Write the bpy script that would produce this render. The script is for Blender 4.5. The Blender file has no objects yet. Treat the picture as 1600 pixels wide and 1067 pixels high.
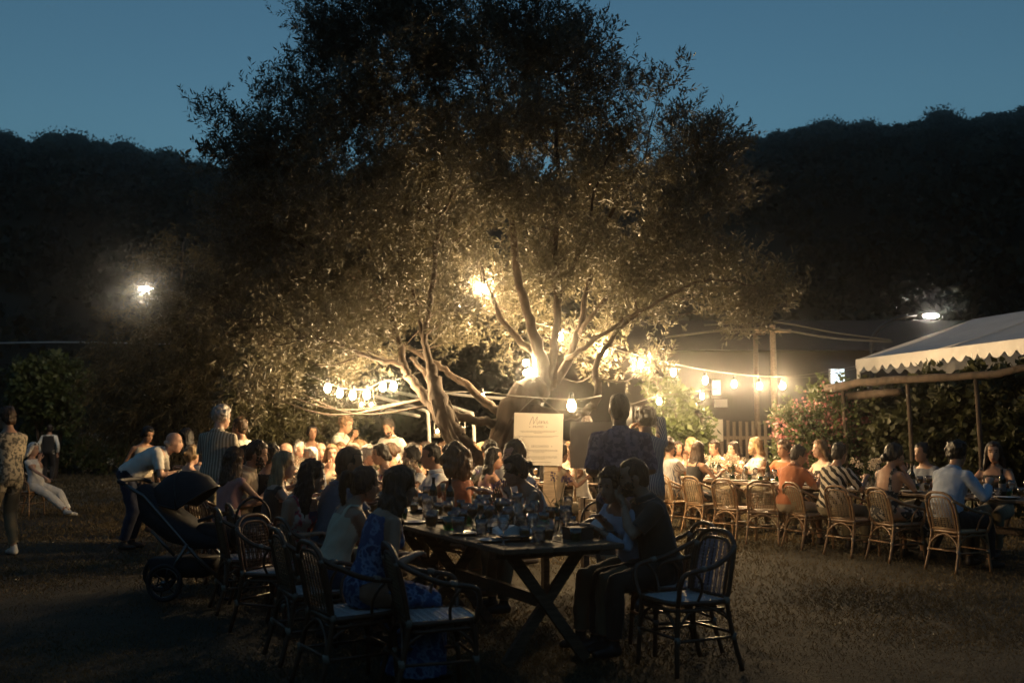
import bpy, math, random, json
import numpy as np
from mathutils import Vector, Matrix

R = math.radians
scene = bpy.context.scene
COL = scene.collection
rng = np.random.default_rng(7)
random.seed(7)

# ------------------------------------------------------------------ camera
F = 1555.6                      # focal length in pixels of the 1600 px wide photograph (35 mm lens)
PITCH = R(5.4)
CAMZ = 1.45
cam = bpy.data.cameras.new('camera')
cam.lens = 35.0
cam.sensor_width = 36.0
cam.clip_end = 3000
cam.dof.use_dof = True
cam.dof.focus_distance = 10.5
cam.dof.aperture_fstop = 2.0
camo = bpy.data.objects.new('camera', cam)
COL.objects.link(camo)
camo.location = (0, 0, CAMZ)
camo.rotation_euler = (math.pi / 2 + PITCH, 0, 0)
scene.camera = camo

# ------------------------------------------------------------------ sky: dusk, the sun already behind the added hills at the camera's back
world = bpy.data.worlds.new('World')
scene.world = world
world.use_nodes = True
wn = world.node_tree
sky = wn.nodes.new('ShaderNodeTexSky')
sky.sky_type = 'NISHITA'
sky.sun_disc = False
sky.sun_elevation = R(3.4)
sky.sun_rotation = R(180)
sky.ozone_density = 2.8
sky.dust_density = 0.3
sky.air_density = 1.0
bg = wn.nodes['Background']
tint = wn.nodes.new('ShaderNodeMix')
tint.data_type = 'RGBA'
tint.blend_type = 'MULTIPLY'
tint.inputs[0].default_value = 1.0
tint.inputs[7].default_value = (0.94, 1.03, 0.92, 1)
wn.links.new(sky.outputs[0], tint.inputs[6])
wn.links.new(tint.outputs[2], bg.inputs[0])
bg.inputs[1].default_value = 0.09

vs = scene.view_settings
vs.view_transform = 'Standard'
vs.look = 'None'
vs.gamma = 1
vs.exposure = 0.6
vs.use_curve_mapping = False

scene.render.engine = 'CYCLES'
cy = scene.cycles
cy.use_denoising = True
cy.denoiser = 'OPENIMAGEDENOISE'
cy.use_light_tree = True
cy.max_bounces = 6
cy.diffuse_bounces = 2
cy.glossy_bounces = 2
cy.transmission_bounces = 6
cy.volume_bounces = 0
cy.transparent_max_bounces = 16
cy.caustics_reflective = False
cy.caustics_refractive = False
cy.sample_clamp_indirect = 4.0
cy.use_adaptive_sampling = True
cy.adaptive_threshold = 0.04

# ------------------------------------------------------------------ from the photograph's pixels to places
CP, SP = math.cos(PITCH), math.sin(PITCH)
def ray(x, y):
    a, b = (x - 800) / F, (533.5 - y) / F
    return np.array([a, CP - b * SP, SP + b * CP])
def P(x, y, d):                 # the point seen at pixel x, y that stands d metres ahead
    r = ray(x, y)
    t = d / r[1]
    return np.array([r[0] * t, d, CAMZ + r[2] * t])
HX = [0.0]
def G(x, d):                    # ground position below pixel column x at depth d
    HX[0] = x
    p = P(x, 690, d)
    return np.array([p[0], d, 0.0])
UD = np.array([-0.43, 0.903]); UD /= np.linalg.norm(UD)      # the long tables run this way
ND = np.array([UD[1], -UD[0]])                               # and this is across them
def col_of(p):                  # pixel column and row of a point
    z = p[1] * CP + (p[2] - CAMZ) * SP
    return 800 + F * p[0] / z, 533.5 - F * ((p[2] - CAMZ) * CP - p[1] * SP) / z
def NU(n, u):
    q = ND * n + UD * u
    return np.array([q[0], q[1], 0.0])
def PN(x, n0):                  # ground position in column x on the line n = n0 along the tables
    HX[0] = x
    r = ray(x, 710)
    k = r[0] / r[1]
    Y = n0 / (ND[0] * k + ND[1])
    return np.array([k * Y, Y, 0.0])
AN = math.degrees(math.atan2(ND[1], ND[0]))                  # heading across the tables, about 25 degrees
AU = math.degrees(math.atan2(UD[1], UD[0]))

# ------------------------------------------------------------------ meshes
class MB:
    def __init__(s):
        s.v = []; s.f = []; s.m = []; s.n = 0
    def add(s, v, f, mi=0):
        v = np.asarray(v, float).reshape(-1, 3)
        s.v.append(v)
        o = s.n
        if isinstance(f, np.ndarray):
            s.f.append((f + o, mi))
        else:
            by = {}
            for q in f: by.setdefault(len(q), []).append(q)
            for k, qs in by.items(): s.f.append((np.array(qs) + o, mi))
        s.n += len(v)
        return s
    def loft(s, rings, mi=0, cap=True, closed=False):
        rings = [np.asarray(r, float) for r in rings]
        k = len(rings[0]); m = len(rings)
        v = np.concatenate(rings)
        f = []
        for i in range(m if closed else m - 1):
            a = i * k; b = ((i + 1) % m) * k
            for j in range(k):
                j2 = (j + 1) % k
                f.append((a + j, a + j2, b + j2, b + j))
        if cap and not closed:
            f.append(tuple(range(k - 1, -1, -1)))
            f.append(tuple((m - 1) * k + j for j in range(k)))
        return s.add(v, f, mi)
    def tube(s, pts, r, seg=8, mi=0, closed=False, cap=True, flat=1.0):
        pts = [np.asarray(p, float) for p in pts]
        n = len(pts)
        rs = [r] * n if np.isscalar(r) else list(r)
        rings = []
        nrm = None
        for i in range(n):
            if closed: t = pts[(i + 1) % n] - pts[i - 1]
            else: t = pts[min(i + 1, n - 1)] - pts[max(i - 1, 0)]
            t = t / (np.linalg.norm(t) + 1e-9)
            if nrm is None:
                up = np.array([0, 0, 1.0]) if abs(t[2]) < 0.9 else np.array([1.0, 0, 0])
                nrm = np.cross(up, t)
            nrm = nrm - t * nrm.dot(t)
            nrm /= np.linalg.norm(nrm) + 1e-9
            bi = np.cross(t, nrm)
            a = np.arange(seg) * 2 * math.pi / seg
            rings.append(pts[i] + rs[i] * (np.cos(a)[:, None] * nrm + flat * np.sin(a)[:, None] * bi))
        return s.loft(rings, mi, cap, closed)
    def ball(s, c, rad, nu=10, nv=7, M=None, mi=0):
        rad = np.ones(3) * rad
        v = [(0, 0, -1.0)]
        for i in range(1, nv):
            p = -math.pi / 2 + math.pi * i / nv
            for j in range(nu):
                a = 2 * math.pi * j / nu
                v.append((math.cos(p) * math.cos(a), math.cos(p) * math.sin(a), math.sin(p)))
        v.append((0, 0, 1.0))
        v = np.array(v) * rad
        if M is not None: v = v @ np.asarray(M).T
        f = []
        for j in range(nu):
            f.append((0, 1 + (j + 1) % nu, 1 + j))
            t = 1 + (nv - 2) * nu
            f.append((t + j, t + (j + 1) % nu, len(v) - 1))
            for i in range(nv - 2):
                a = 1 + i * nu; b = a + nu
                f.append((a + j, a + (j + 1) % nu, b + (j + 1) % nu, b + j))
        return s.add(v + np.asarray(c, float), f, mi)
    def box(s, c, size, M=None, mi=0):
        h = np.asarray(size, float) / 2
        v = np.array([[x, y, z] for z in (-1, 1) for y in (-1, 1) for x in (-1, 1)]) * h
        if M is not None: v = v @ np.asarray(M).T
        f = np.array([(0, 2, 3, 1), (4, 5, 7, 6), (0, 1, 5, 4), (2, 6, 7, 3), (0, 4, 6, 2), (1, 3, 7, 5)])
        return s.add(v + np.asarray(c, float), f, mi)
    def lathe(s, prof, seg=14, c=(0, 0, 0), mi=0, cap=False):
        rings = []
        a = np.arange(seg) * 2 * math.pi / seg
        for r, z in prof:
            rings.append(np.stack([r * np.cos(a), r * np.sin(a), np.full(seg, z)], 1) + np.asarray(c, float))
        return s.loft(rings, mi, cap)
    def mesh(s, name, mats, smooth=True):
        me = bpy.data.meshes.new(name)
        v = np.concatenate(s.v) if s.v else np.zeros((0, 3))
        me.vertices.add(len(v))
        me.vertices.foreach_set('co', v.astype(np.float32).ravel())
        loops = np.concatenate([f.ravel() for f, _ in s.f])
        tot = np.concatenate([np.full(len(f), f.shape[1]) for f, _ in s.f])
        mi = np.concatenate([np.full(len(f), m) for f, m in s.f])
        me.loops.add(len(loops))
        me.loops.foreach_set('vertex_index', loops.astype(np.int32))
        me.polygons.add(len(tot))
        st = np.concatenate([[0], np.cumsum(tot)[:-1]])
        me.polygons.foreach_set('loop_start', st.astype(np.int32))
        me.polygons.foreach_set('material_index', mi.astype(np.int32))
        me.polygons.foreach_set('use_smooth', np.full(len(tot), bool(smooth)))
        for m in (mats if isinstance(mats, (list, tuple)) else [mats]):
            me.materials.append(m)
        me.update()
        me.validate()
        return me
    def build(s, name, mats, parent=None, smooth=True, loc=None):
        return obj(name, s.mesh(name, mats, smooth), parent, loc)

def obj(name, me, parent=None, loc=None, rz=0.0):
    o = bpy.data.objects.new(name, me)
    COL.objects.link(o)
    if parent is not None: o.parent = parent
    if loc is not None: o.location = tuple(float(q) for q in loc)
    if rz: o.rotation_euler = (0, 0, rz)
    return o
def tag(o, label=None, cat=None, group=None, kind=None):
    if label: o['label'] = label
    if cat: o['category'] = cat
    if group: o['group'] = group
    if kind: o['kind'] = kind
    return o
def thing(name, label, cat, loc=(0, 0, 0), rz=0.0, group=None):
    o = obj(name, None, None, loc, rz)
    o.empty_display_size = 0.1
    return tag(o, label, cat, group)
def copy_tree(o, label=None, loc=None, rz=None, parent=None):
    c = o.copy()
    COL.objects.link(c)
    if parent is not None: c.parent = parent
    if label: c['label'] = label
    if loc is not None: c.location = tuple(float(q) for q in loc)
    if rz is not None: c.rotation_euler = (0, 0, rz)
    for ch in o.children: copy_tree(ch, parent=c)
    return c
def rotz(a):
    c, s_ = math.cos(a), math.sin(a)
    return np.array([[c, -s_, 0], [s_, c, 0], [0, 0, 1.0]])
def rotx(a):
    c, s_ = math.cos(a), math.sin(a)
    return np.array([[1.0, 0, 0], [0, c, -s_], [0, s_, c]])
def roty(a):
    c, s_ = math.cos(a), math.sin(a)
    return np.array([[c, 0, s_], [0, 1.0, 0], [-s_, 0, c]])
def arc(pts, k=4):              # Catmull-Rom through the points
    p = [np.asarray(q, float) for q in pts]
    p = [2 * p[0] - p[1]] + p + [2 * p[-1] - p[-2]]
    out = []
    for i in range(1, len(p) - 2):
        for j in range(k):
            t = j / k
            out.append(0.5 * (2 * p[i] + (p[i + 1] - p[i - 1]) * t + (2 * p[i - 1] - 5 * p[i] + 4 * p[i + 1] - p[i + 2]) * t * t
                              + (3 * p[i] - 3 * p[i + 1] + p[i + 2] - p[i - 1]) * t ** 3))
    out.append(p[-2])
    return out

# ------------------------------------------------------------------ materials
def mat(name, col, rough=0.7, var=0.25, scale=8.0, bump=0.0, bscale=60.0, metal=0.0, spec=0.5, transl=0.0, col2=None, stretch=None, sheen=0.0):
    m = bpy.data.materials.new(name)
    m.use_nodes = True
    nt = m.node_tree
    b = nt.nodes['Principled BSDF']
    b.inputs['Roughness'].default_value = rough
    b.inputs['Metallic'].default_value = metal
    b.inputs['Specular IOR Level'].default_value = spec
    if sheen: b.inputs['Sheen Weight'].default_value = sheen
    tc = nt.nodes.new('ShaderNodeTexCoord')
    mp = nt.nodes.new('ShaderNodeMapping')
    nt.links.new(tc.outputs['Object'], mp.inputs[0])
    if stretch: mp.inputs['Scale'].default_value = stretch
    n = nt.nodes.new('ShaderNodeTexNoise')
    n.inputs['Scale'].default_value = scale
    n.inputs['Detail'].default_value = 4
    nt.links.new(mp.outputs[0], n.inputs['Vector'])
    rp = nt.nodes.new('ShaderNodeValToRGB')
    c = np.array(col[:3])
    c2 = np.array(col2[:3]) if col2 is not None else np.clip(c * (1 + var), 0, 1)
    c1 = c * (1 - var) if col2 is None else c
    rp.color_ramp.elements[0].position = 0.3
    rp.color_ramp.elements[1].position = 0.7
    rp.color_ramp.elements[0].color = (*c1, 1)
    rp.color_ramp.elements[1].color = (*c2, 1)
    nt.links.new(n.outputs['Fac'], rp.inputs[0])
    nt.links.new(rp.outputs[0], b.inputs['Base Color'])
    if bump:
        n2 = nt.nodes.new('ShaderNodeTexNoise')
        n2.inputs['Scale'].default_value = bscale
        n2.inputs['Detail'].default_value = 3
        nt.links.new(mp.outputs[0], n2.inputs['Vector'])
        bp = nt.nodes.new('ShaderNodeBump')
        bp.inputs['Strength'].default_value = bump
        bp.inputs['Distance'].default_value = 0.02
        nt.links.new(n2.outputs['Fac'], bp.inputs['Height'])
        nt.links.new(bp.outputs[0], b.inputs['Normal'])
    if transl:
        t = nt.nodes.new('ShaderNodeBsdfTranslucent')
        nt.links.new(rp.outputs[0], t.inputs[0])
        mx = nt.nodes.new('ShaderNodeMixShader')
        mx.inputs[0].default_value = transl
        nt.links.new(b.outputs[0], mx.inputs[1])
        nt.links.new(t.outputs[0], mx.inputs[2])
        nt.links.new(mx.outputs[0], nt.nodes['Material Output'].inputs[0])
    return m
def pattern(name, c1, c2, kind, scale=10.0, thr=0.5, rough=0.85, c3=None):
    m = mat(name, c1, rough, bump=0.15, bscale=90)
    nt = m.node_tree
    b = nt.nodes['Principled BSDF']
    tc = [q for q in nt.nodes if q.type == 'TEX_COORD'][0]
    if kind == 'stripe':
        t = nt.nodes.new('ShaderNodeTexWave')
        t.bands_direction = 'X'
        t.inputs['Distortion'].default_value = 0.6
        t.inputs['Scale'].default_value = scale
        out = t.outputs['Fac']
    elif kind == 'zebra':
        t = nt.nodes.new('ShaderNodeTexWave')
        t.bands_direction = 'DIAGONAL'
        t.inputs['Distortion'].default_value = 5
        t.inputs['Scale'].default_value = scale
        out = t.outputs['Fac']
    else:
        t = nt.nodes.new('ShaderNodeTexNoise')
        t.inputs['Scale'].default_value = scale
        t.inputs['Detail'].default_value = 2
        out = t.outputs['Fac']
    nt.links.new(tc.outputs['Object'], t.inputs['Vector'])
    rp = nt.nodes.new('ShaderNodeValToRGB')
    e = rp.color_ramp.elements
    e[0].position = thr - 0.04; e[0].color = (*c1, 1)
    e[1].position = thr + 0.04; e[1].color = (*c2, 1)
    if c3 is not None:
        k = e.new(min(0.98, thr + 0.13)); k.color = (*c3, 1)
    nt.links.new(out, rp.inputs[0])
    nt.links.new(rp.outputs[0], b.inputs['Base Color'])
    return m
def emit(name, col, st, clear=0.0):
    m = bpy.data.materials.new(name)
    m.use_nodes = True
    nt = m.node_tree
    nt.nodes.remove(nt.nodes['Principled BSDF'])
    e = nt.nodes.new('ShaderNodeEmission')
    e.inputs[0].default_value = (*col, 1)
    e.inputs[1].default_value = st
    o = nt.nodes['Material Output']
    if clear:
        t = nt.nodes.new('ShaderNodeBsdfTransparent')
        a = nt.nodes.new('ShaderNodeAddShader')
        nt.links.new(e.outputs[0], a.inputs[0]); nt.links.new(t.outputs[0], a.inputs[1])
        nt.links.new(a.outputs[0], o.inputs[0])
    else:
        nt.links.new(e.outputs[0], o.inputs[0])
    m.cycles.emission_sampling = 'NONE' if clear else 'AUTO'
    return m
def glassy(name, tint=(0.95, 0.96, 0.96), rough=0.13, base=0.08):
    """thin glassware: part refracting, part clear, with a bright rim"""
    m = bpy.data.materials.new(name)
    m.use_nodes = True
    nt = m.node_tree
    nt.nodes.remove(nt.nodes['Principled BSDF'])
    t = nt.nodes.new('ShaderNodeBsdfTransparent'); t.inputs[0].default_value = (*tint, 1)
    rf = nt.nodes.new('ShaderNodeBsdfRefraction'); rf.inputs[0].default_value = (*tint, 1); rf.inputs['IOR'].default_value = 1.35; rf.inputs['Roughness'].default_value = 0.02
    m0 = nt.nodes.new('ShaderNodeMixShader'); m0.inputs[0].default_value = 0.72
    nt.links.new(t.outputs[0], m0.inputs[1]); nt.links.new(rf.outputs[0], m0.inputs[2])
    g = nt.nodes.new('ShaderNodeBsdfGlossy'); g.inputs['Roughness'].default_value = rough
    lw = nt.nodes.new('ShaderNodeLayerWeight'); lw.inputs[0].default_value = 0.35
    ma = nt.nodes.new('ShaderNodeMath'); ma.operation = 'MULTIPLY_ADD'
    ma.inputs[1].default_value = 0.40; ma.inputs[2].default_value = base
    nt.links.new(lw.outputs['Facing'], ma.inputs[0])
    mx = nt.nodes.new('ShaderNodeMixShader')
    nt.links.new(ma.outputs[0], mx.inputs[0])
    nt.links.new(m0.outputs[0], mx.inputs[1]); nt.links.new(g.outputs[0], mx.inputs[2])
    nt.links.new(mx.outputs[0], nt.nodes['Material Output'].inputs[0])
    return m

WARM = (1.0, 0.68, 0.345)
M = {}
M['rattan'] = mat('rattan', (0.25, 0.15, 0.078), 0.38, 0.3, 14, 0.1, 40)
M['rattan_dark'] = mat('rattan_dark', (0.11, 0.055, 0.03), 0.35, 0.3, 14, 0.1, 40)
M['cane'] = mat('cane', (0.44, 0.33, 0.20), 0.5, 0.2, 30)
M['cane_pale'] = mat('cane_pale', (0.62, 0.60, 0.60), 0.5, 0.12, 30)
M['binding'] = mat('binding', (0.26, 0.21, 0.16), 0.5)
M['wood'] = mat('weathered_wood', (0.13, 0.08, 0.045), 0.6, 0.4, 5, 0.3, 25, stretch=(1, 9, 9))
M['wood_pale'] = mat('pale_wood', (0.42, 0.31, 0.20), 0.65, 0.3, 5, 0.3, 25, stretch=(1, 8, 8))
M['bark'] = mat('bark', (0.062, 0.043, 0.030), 0.9, 0.45, 7, 0.9, 14, stretch=(1, 1, 0.35))
M['steel'] = mat('galvanised_steel', (0.55, 0.55, 0.54), 0.38, 0.1, 6, metal=0.7)
M['dark_metal'] = mat('dark_metal', (0.03, 0.03, 0.033), 0.4, 0.2, metal=0.5)
M['cable'] = mat('cable', (0.10, 0.085, 0.065), 0.6)
M['black_cable'] = mat('black_cable', (0.05, 0.05, 0.055), 0.6)
M['white_cloth'] = mat('white_cloth', (0.74, 0.73, 0.70), 0.85, 0.06, 6, 0.25, 12)
M['ceramic'] = mat('ceramic', (0.70, 0.68, 0.64), 0.2, 0.05)
M['dark_ceramic'] = mat('dark_ceramic', (0.09, 0.06, 0.045), 0.3, 0.2)
M['paper'] = mat('paper', (0.64, 0.585, 0.49), 0.8, 0.04, 5)
M['ink'] = mat('ink', (0.09, 0.07, 0.06), 0.7)
M['glass'] = glassy('clear_glass')
M['green_glass'] = glassy('green_glass', (0.10, 0.55, 0.22), 0.04)
M['bottle_glass'] = mat('bottle_glass', (0.012, 0.018, 0.010), 0.08, 0.1)
M['wax'] = mat('wax', (0.8, 0.72, 0.55), 0.5)
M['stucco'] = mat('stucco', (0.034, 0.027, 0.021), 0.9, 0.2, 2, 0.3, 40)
M['stone'] = mat('stone', (0.34, 0.31, 0.27), 0.9, 0.3, 3, 0.6, 12)
M['rubber'] = mat('rubber', (0.02, 0.02, 0.022), 0.7)
M['stroller_fabric'] = mat('stroller_fabric', (0.018, 0.019, 0.024), 0.8, 0.2, 20, 0.2, 120)

# ================================================================== the setting
def ground_material():
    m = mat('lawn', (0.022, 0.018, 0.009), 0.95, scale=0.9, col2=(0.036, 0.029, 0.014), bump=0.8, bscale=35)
    return m
M['lawn'] = ground_material()
mb = MB()
xs = np.concatenate([[-400, -120], np.linspace(-40, 40, 41), [120, 400]])
ys = np.concatenate([[-400, -120, -40], np.linspace(-10, 50, 41), [120, 400]])
gx, gy = np.meshgrid(xs, ys)
gz = 0.012 * np.sin(gx * 1.3 + gy * 0.7) + 0.01 * np.sin(gx * 0.5 - gy * 1.1) - 0.022
gz[np.hypot(gx, gy) > 45] = -0.02
v = np.stack([gx, gy, gz], -1).reshape(-1, 3)
nx = len(xs)
f = [(j * nx + i, j * nx + i + 1, (j + 1) * nx + i + 1, (j + 1) * nx + i) for j in range(len(ys) - 1) for i in range(nx - 1)]
mb.add(v, np.array(f))
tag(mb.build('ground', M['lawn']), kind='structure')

def leaf_quads(mb, p, d, L, W, mi=0, up=None):
    n = len(p)
    d = d / (np.linalg.norm(d, axis=1, keepdims=True) + 1e-9)
    q = rng.normal(size=(n, 3)) if up is None else up
    s = np.cross(d, q); s /= np.linalg.norm(s, axis=1, keepdims=True) + 1e-9
    L = np.broadcast_to(np.asarray(L, float), (n,))[:, None]
    W = np.broadcast_to(np.asarray(W, float), (n,))[:, None]
    nr = np.cross(s, d)
    mid = p + d * L * 0.45 + nr * L * 0.06
    v = np.stack([p, mid + s * W / 2, p + d * L, mid - s * W / 2], 1).reshape(-1, 3)
    f = np.arange(4 * n).reshape(n, 4)
    mb.add(v, f, mi)
def sprigs(o, d, ln, k, L, W, droop=0.0, spread=0.75):
    """k leaves in pairs along each sprig; returns leaf bases, directions, lengths, widths"""
    n = len(o)
    d = d / (np.linalg.norm(d, axis=1, keepdims=True) + 1e-9)
    t = (np.arange(k) + 0.5) / k
    ps, ds = [], []
    for i in range(k):
        pos = o + d * (ln * t[i])[:, None] + np.array([0, 0, -1.0]) * (droop * ln * t[i] ** 2)[:, None]
        a = rng.normal(size=(n, 3))
        a -= d * (a * d).sum(1, keepdims=True)
        a /= np.linalg.norm(a, axis=1, keepdims=True) + 1e-9
        ps.append(pos); ds.append(d * (1 - spread * 0.5) + a * spread + np.array([0, 0, -droop]))
    p = np.concatenate(ps); dd = np.concatenate(ds)
    L = L * rng.uniform(0.7, 1.25, len(p)); W = W * rng.uniform(0.8, 1.2, len(p))
    return p, dd, L, W
def in_ball(n, surf=0.55):
    q = rng.normal(size=(n, 3)); q /= np.linalg.norm(q, axis=1, keepdims=True)
    return q * rng.uniform(0, 1, (n, 1)) ** (1 / 3 * surf + 0.0)

# grass: short blades where the lawn is near enough to see them
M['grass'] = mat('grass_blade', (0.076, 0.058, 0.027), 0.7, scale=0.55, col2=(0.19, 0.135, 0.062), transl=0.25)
mb = MB()
N = 210000
yy = 4.3 + 33 * rng.uniform(0, 1, N) ** 2.1
xx = rng.uniform(-0.56, 0.56, N) * yy
p = np.stack([xx, yy, np.full(N, -0.03)], 1)
cl = 0.5 + 0.5 * np.sin(xx * 2.1 + np.sin(yy * 1.7) * 2) * np.sin(yy * 2.6 + xx)
d = rng.normal(size=(N, 3)) * np.array([0.8, 0.8, 0.2]) + np.array([0, 0, 0.75])
d /= np.linalg.norm(d, axis=1, keepdims=True)
s = np.cross(d, rng.normal(size=(N, 3))); s /= np.linalg.norm(s, axis=1, keepdims=True)
h = (0.03 + 0.035 * cl * rng.uniform(0, 1, N))[:, None] * np.clip(yy / 9, 0.8, 2.5)[:, None]
w = 0.0032 * np.clip(yy / 5, 1, 7)[:, None]
v = np.stack([p - s * w, p + s * w, p + d * (h + 0.012)], 1).reshape(-1, 3)
mb.add(v, np.arange(3 * N).reshape(N, 3))
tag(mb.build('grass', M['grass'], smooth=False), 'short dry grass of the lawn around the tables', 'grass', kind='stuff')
# fallen leaves that catch the light here and there
# hills ahead, carried on unseen behind the camera to cut low sky light
M['hill'] = mat('scrub_hillside', (0.012, 0.015, 0.008), 0.95, 0.4, 0.15, 0.8, 0.6)
RIDGE = [(-900, 150), (-400, 175), (-150, 190), (0, 200), (60, 206), (120, 214), (180, 222), (240, 236), (300, 248), (420, 258), (800, 270), (1000, 258),
         (1100, 236), (1160, 212), (1200, 200), (1300, 184), (1360, 187), (1420, 182), (1500, 174), (1560, 167), (1600, 160), (1900, 140), (2500, 120)]
rx = np.array([math.atan((q[0] - 800) / F) for q in RIDGE])
RD = 85.0
rzv = np.array([P(800 + (q[0] - 800) * 0.0, q[1], RD)[2] * 1.0 for q in RIDGE])
def ridge_h(az):                # az from straight ahead, clockwise
    return np.interp(az, rx, rzv, left=30, right=30) * np.cos(np.clip(az, -0.6, 0.6)) - 0.5
naz = 180
az = np.linspace(-math.pi, math.pi, naz, endpoint=False)
rows = []
prof = [(0.50, 0.0), (0.56, 0.06), (0.66, 0.25), (0.78, 0.52), (0.90, 0.80), (1.0, 0.985), (1.12, 1.02), (1.5, 0.6)]
hz = ridge_h(az)
bl = np.clip((np.abs(az) - 0.75) / 0.6, 0, 1)
hz = hz * (1 - bl) + 30 * bl
for fr, zr in prof:
    rr = RD * fr * (1 + 0.05 * np.sin(az * 9 + fr * 5)) if 0.5 < fr < 0.95 else RD * fr + 0 * az
    wob = 1 + 0.05 * np.sin(az * 23 + fr * 11) * (0.5 < fr < 0.95)
    rows.append(np.stack([rr * np.sin(az), rr * np.cos(az), hz * zr * wob - 0.3 * (zr == 0)], 1))
v = np.concatenate(rows)
f = []
for i in range(len(prof) - 1):
    for j in range(naz):
        f.append((i * naz + j, i * naz + (j + 1) % naz, (i + 1) * naz + (j + 1) % naz, (i + 1) * naz + j))
mb = MB(); mb.add(v, np.array(f))
tag(mb.build('hills', M['hill']), kind='structure')
def hill_point(a, t):           # t from foot to ridge
    fr = 0.5 + 0.5 * t
    z = np.interp(fr, [q[0] for q in prof], [q[1] for q in prof])
    h = np.interp(a, az, hz)
    return np.stack([RD * fr * np.sin(a), RD * fr * np.cos(a), h * z], -1)
# the wood on the hillsides
M['wood_foliage'] = mat('woodland_foliage', (0.011, 0.015, 0.007), 0.9, 0.4, 0.4)
mb = MB()
nb = 900
aa = rng.uniform(-0.62, 0.62, nb); tt = rng.uniform(0.05, 0.86, nb)
c = hill_point(aa, tt)
nr = 420
aar = np.concatenate([rng.uniform(-0.56, -0.2, nr // 2), rng.uniform(0.12, 0.56, nr // 2)]); ttr = rng.uniform(0.93, 1.04, nr // 2 * 2)
cr = hill_point(aar, ttr)
for i in range(nb):
    r = rng.uniform(0.8, 2.0)
    k = 70
    q = in_ball(k, 0.5) * np.array([r, r, r * 0.8]) + c[i] + np.array([0, 0, r * 0.4])
    leaf_quads(mb, q, rng.normal(size=(k, 3)), r * 0.36, r * 0.24)
for i in range(len(cr)):
    r = rng.choice([0.5, 0.8, 1.2, 1.8], p=[0.3, 0.4, 0.22, 0.08]) * rng.uniform(0.8, 1.2)
    k = int(300 * r)
    q = in_ball(k, 1.5) * np.array([r, r, r * 0.75]) + cr[i] + np.array([0, 0, r * 0.15 - .2])
    if r > .7: mb.ball(cr[i] + np.array([0, 0, r * 0.1]), np.array([r * .62, r * .62, r * .5]), 8, 5)
    leaf_quads(mb, q, rng.normal(size=(k, 3)) + np.array([0, 0, 0.6]), 0.22, 0.15)
tag(mb.build('woodland', M['wood_foliage'], smooth=False), 'dark scrub and woodland covering the hills behind', 'woodland', kind='stuff')

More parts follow.
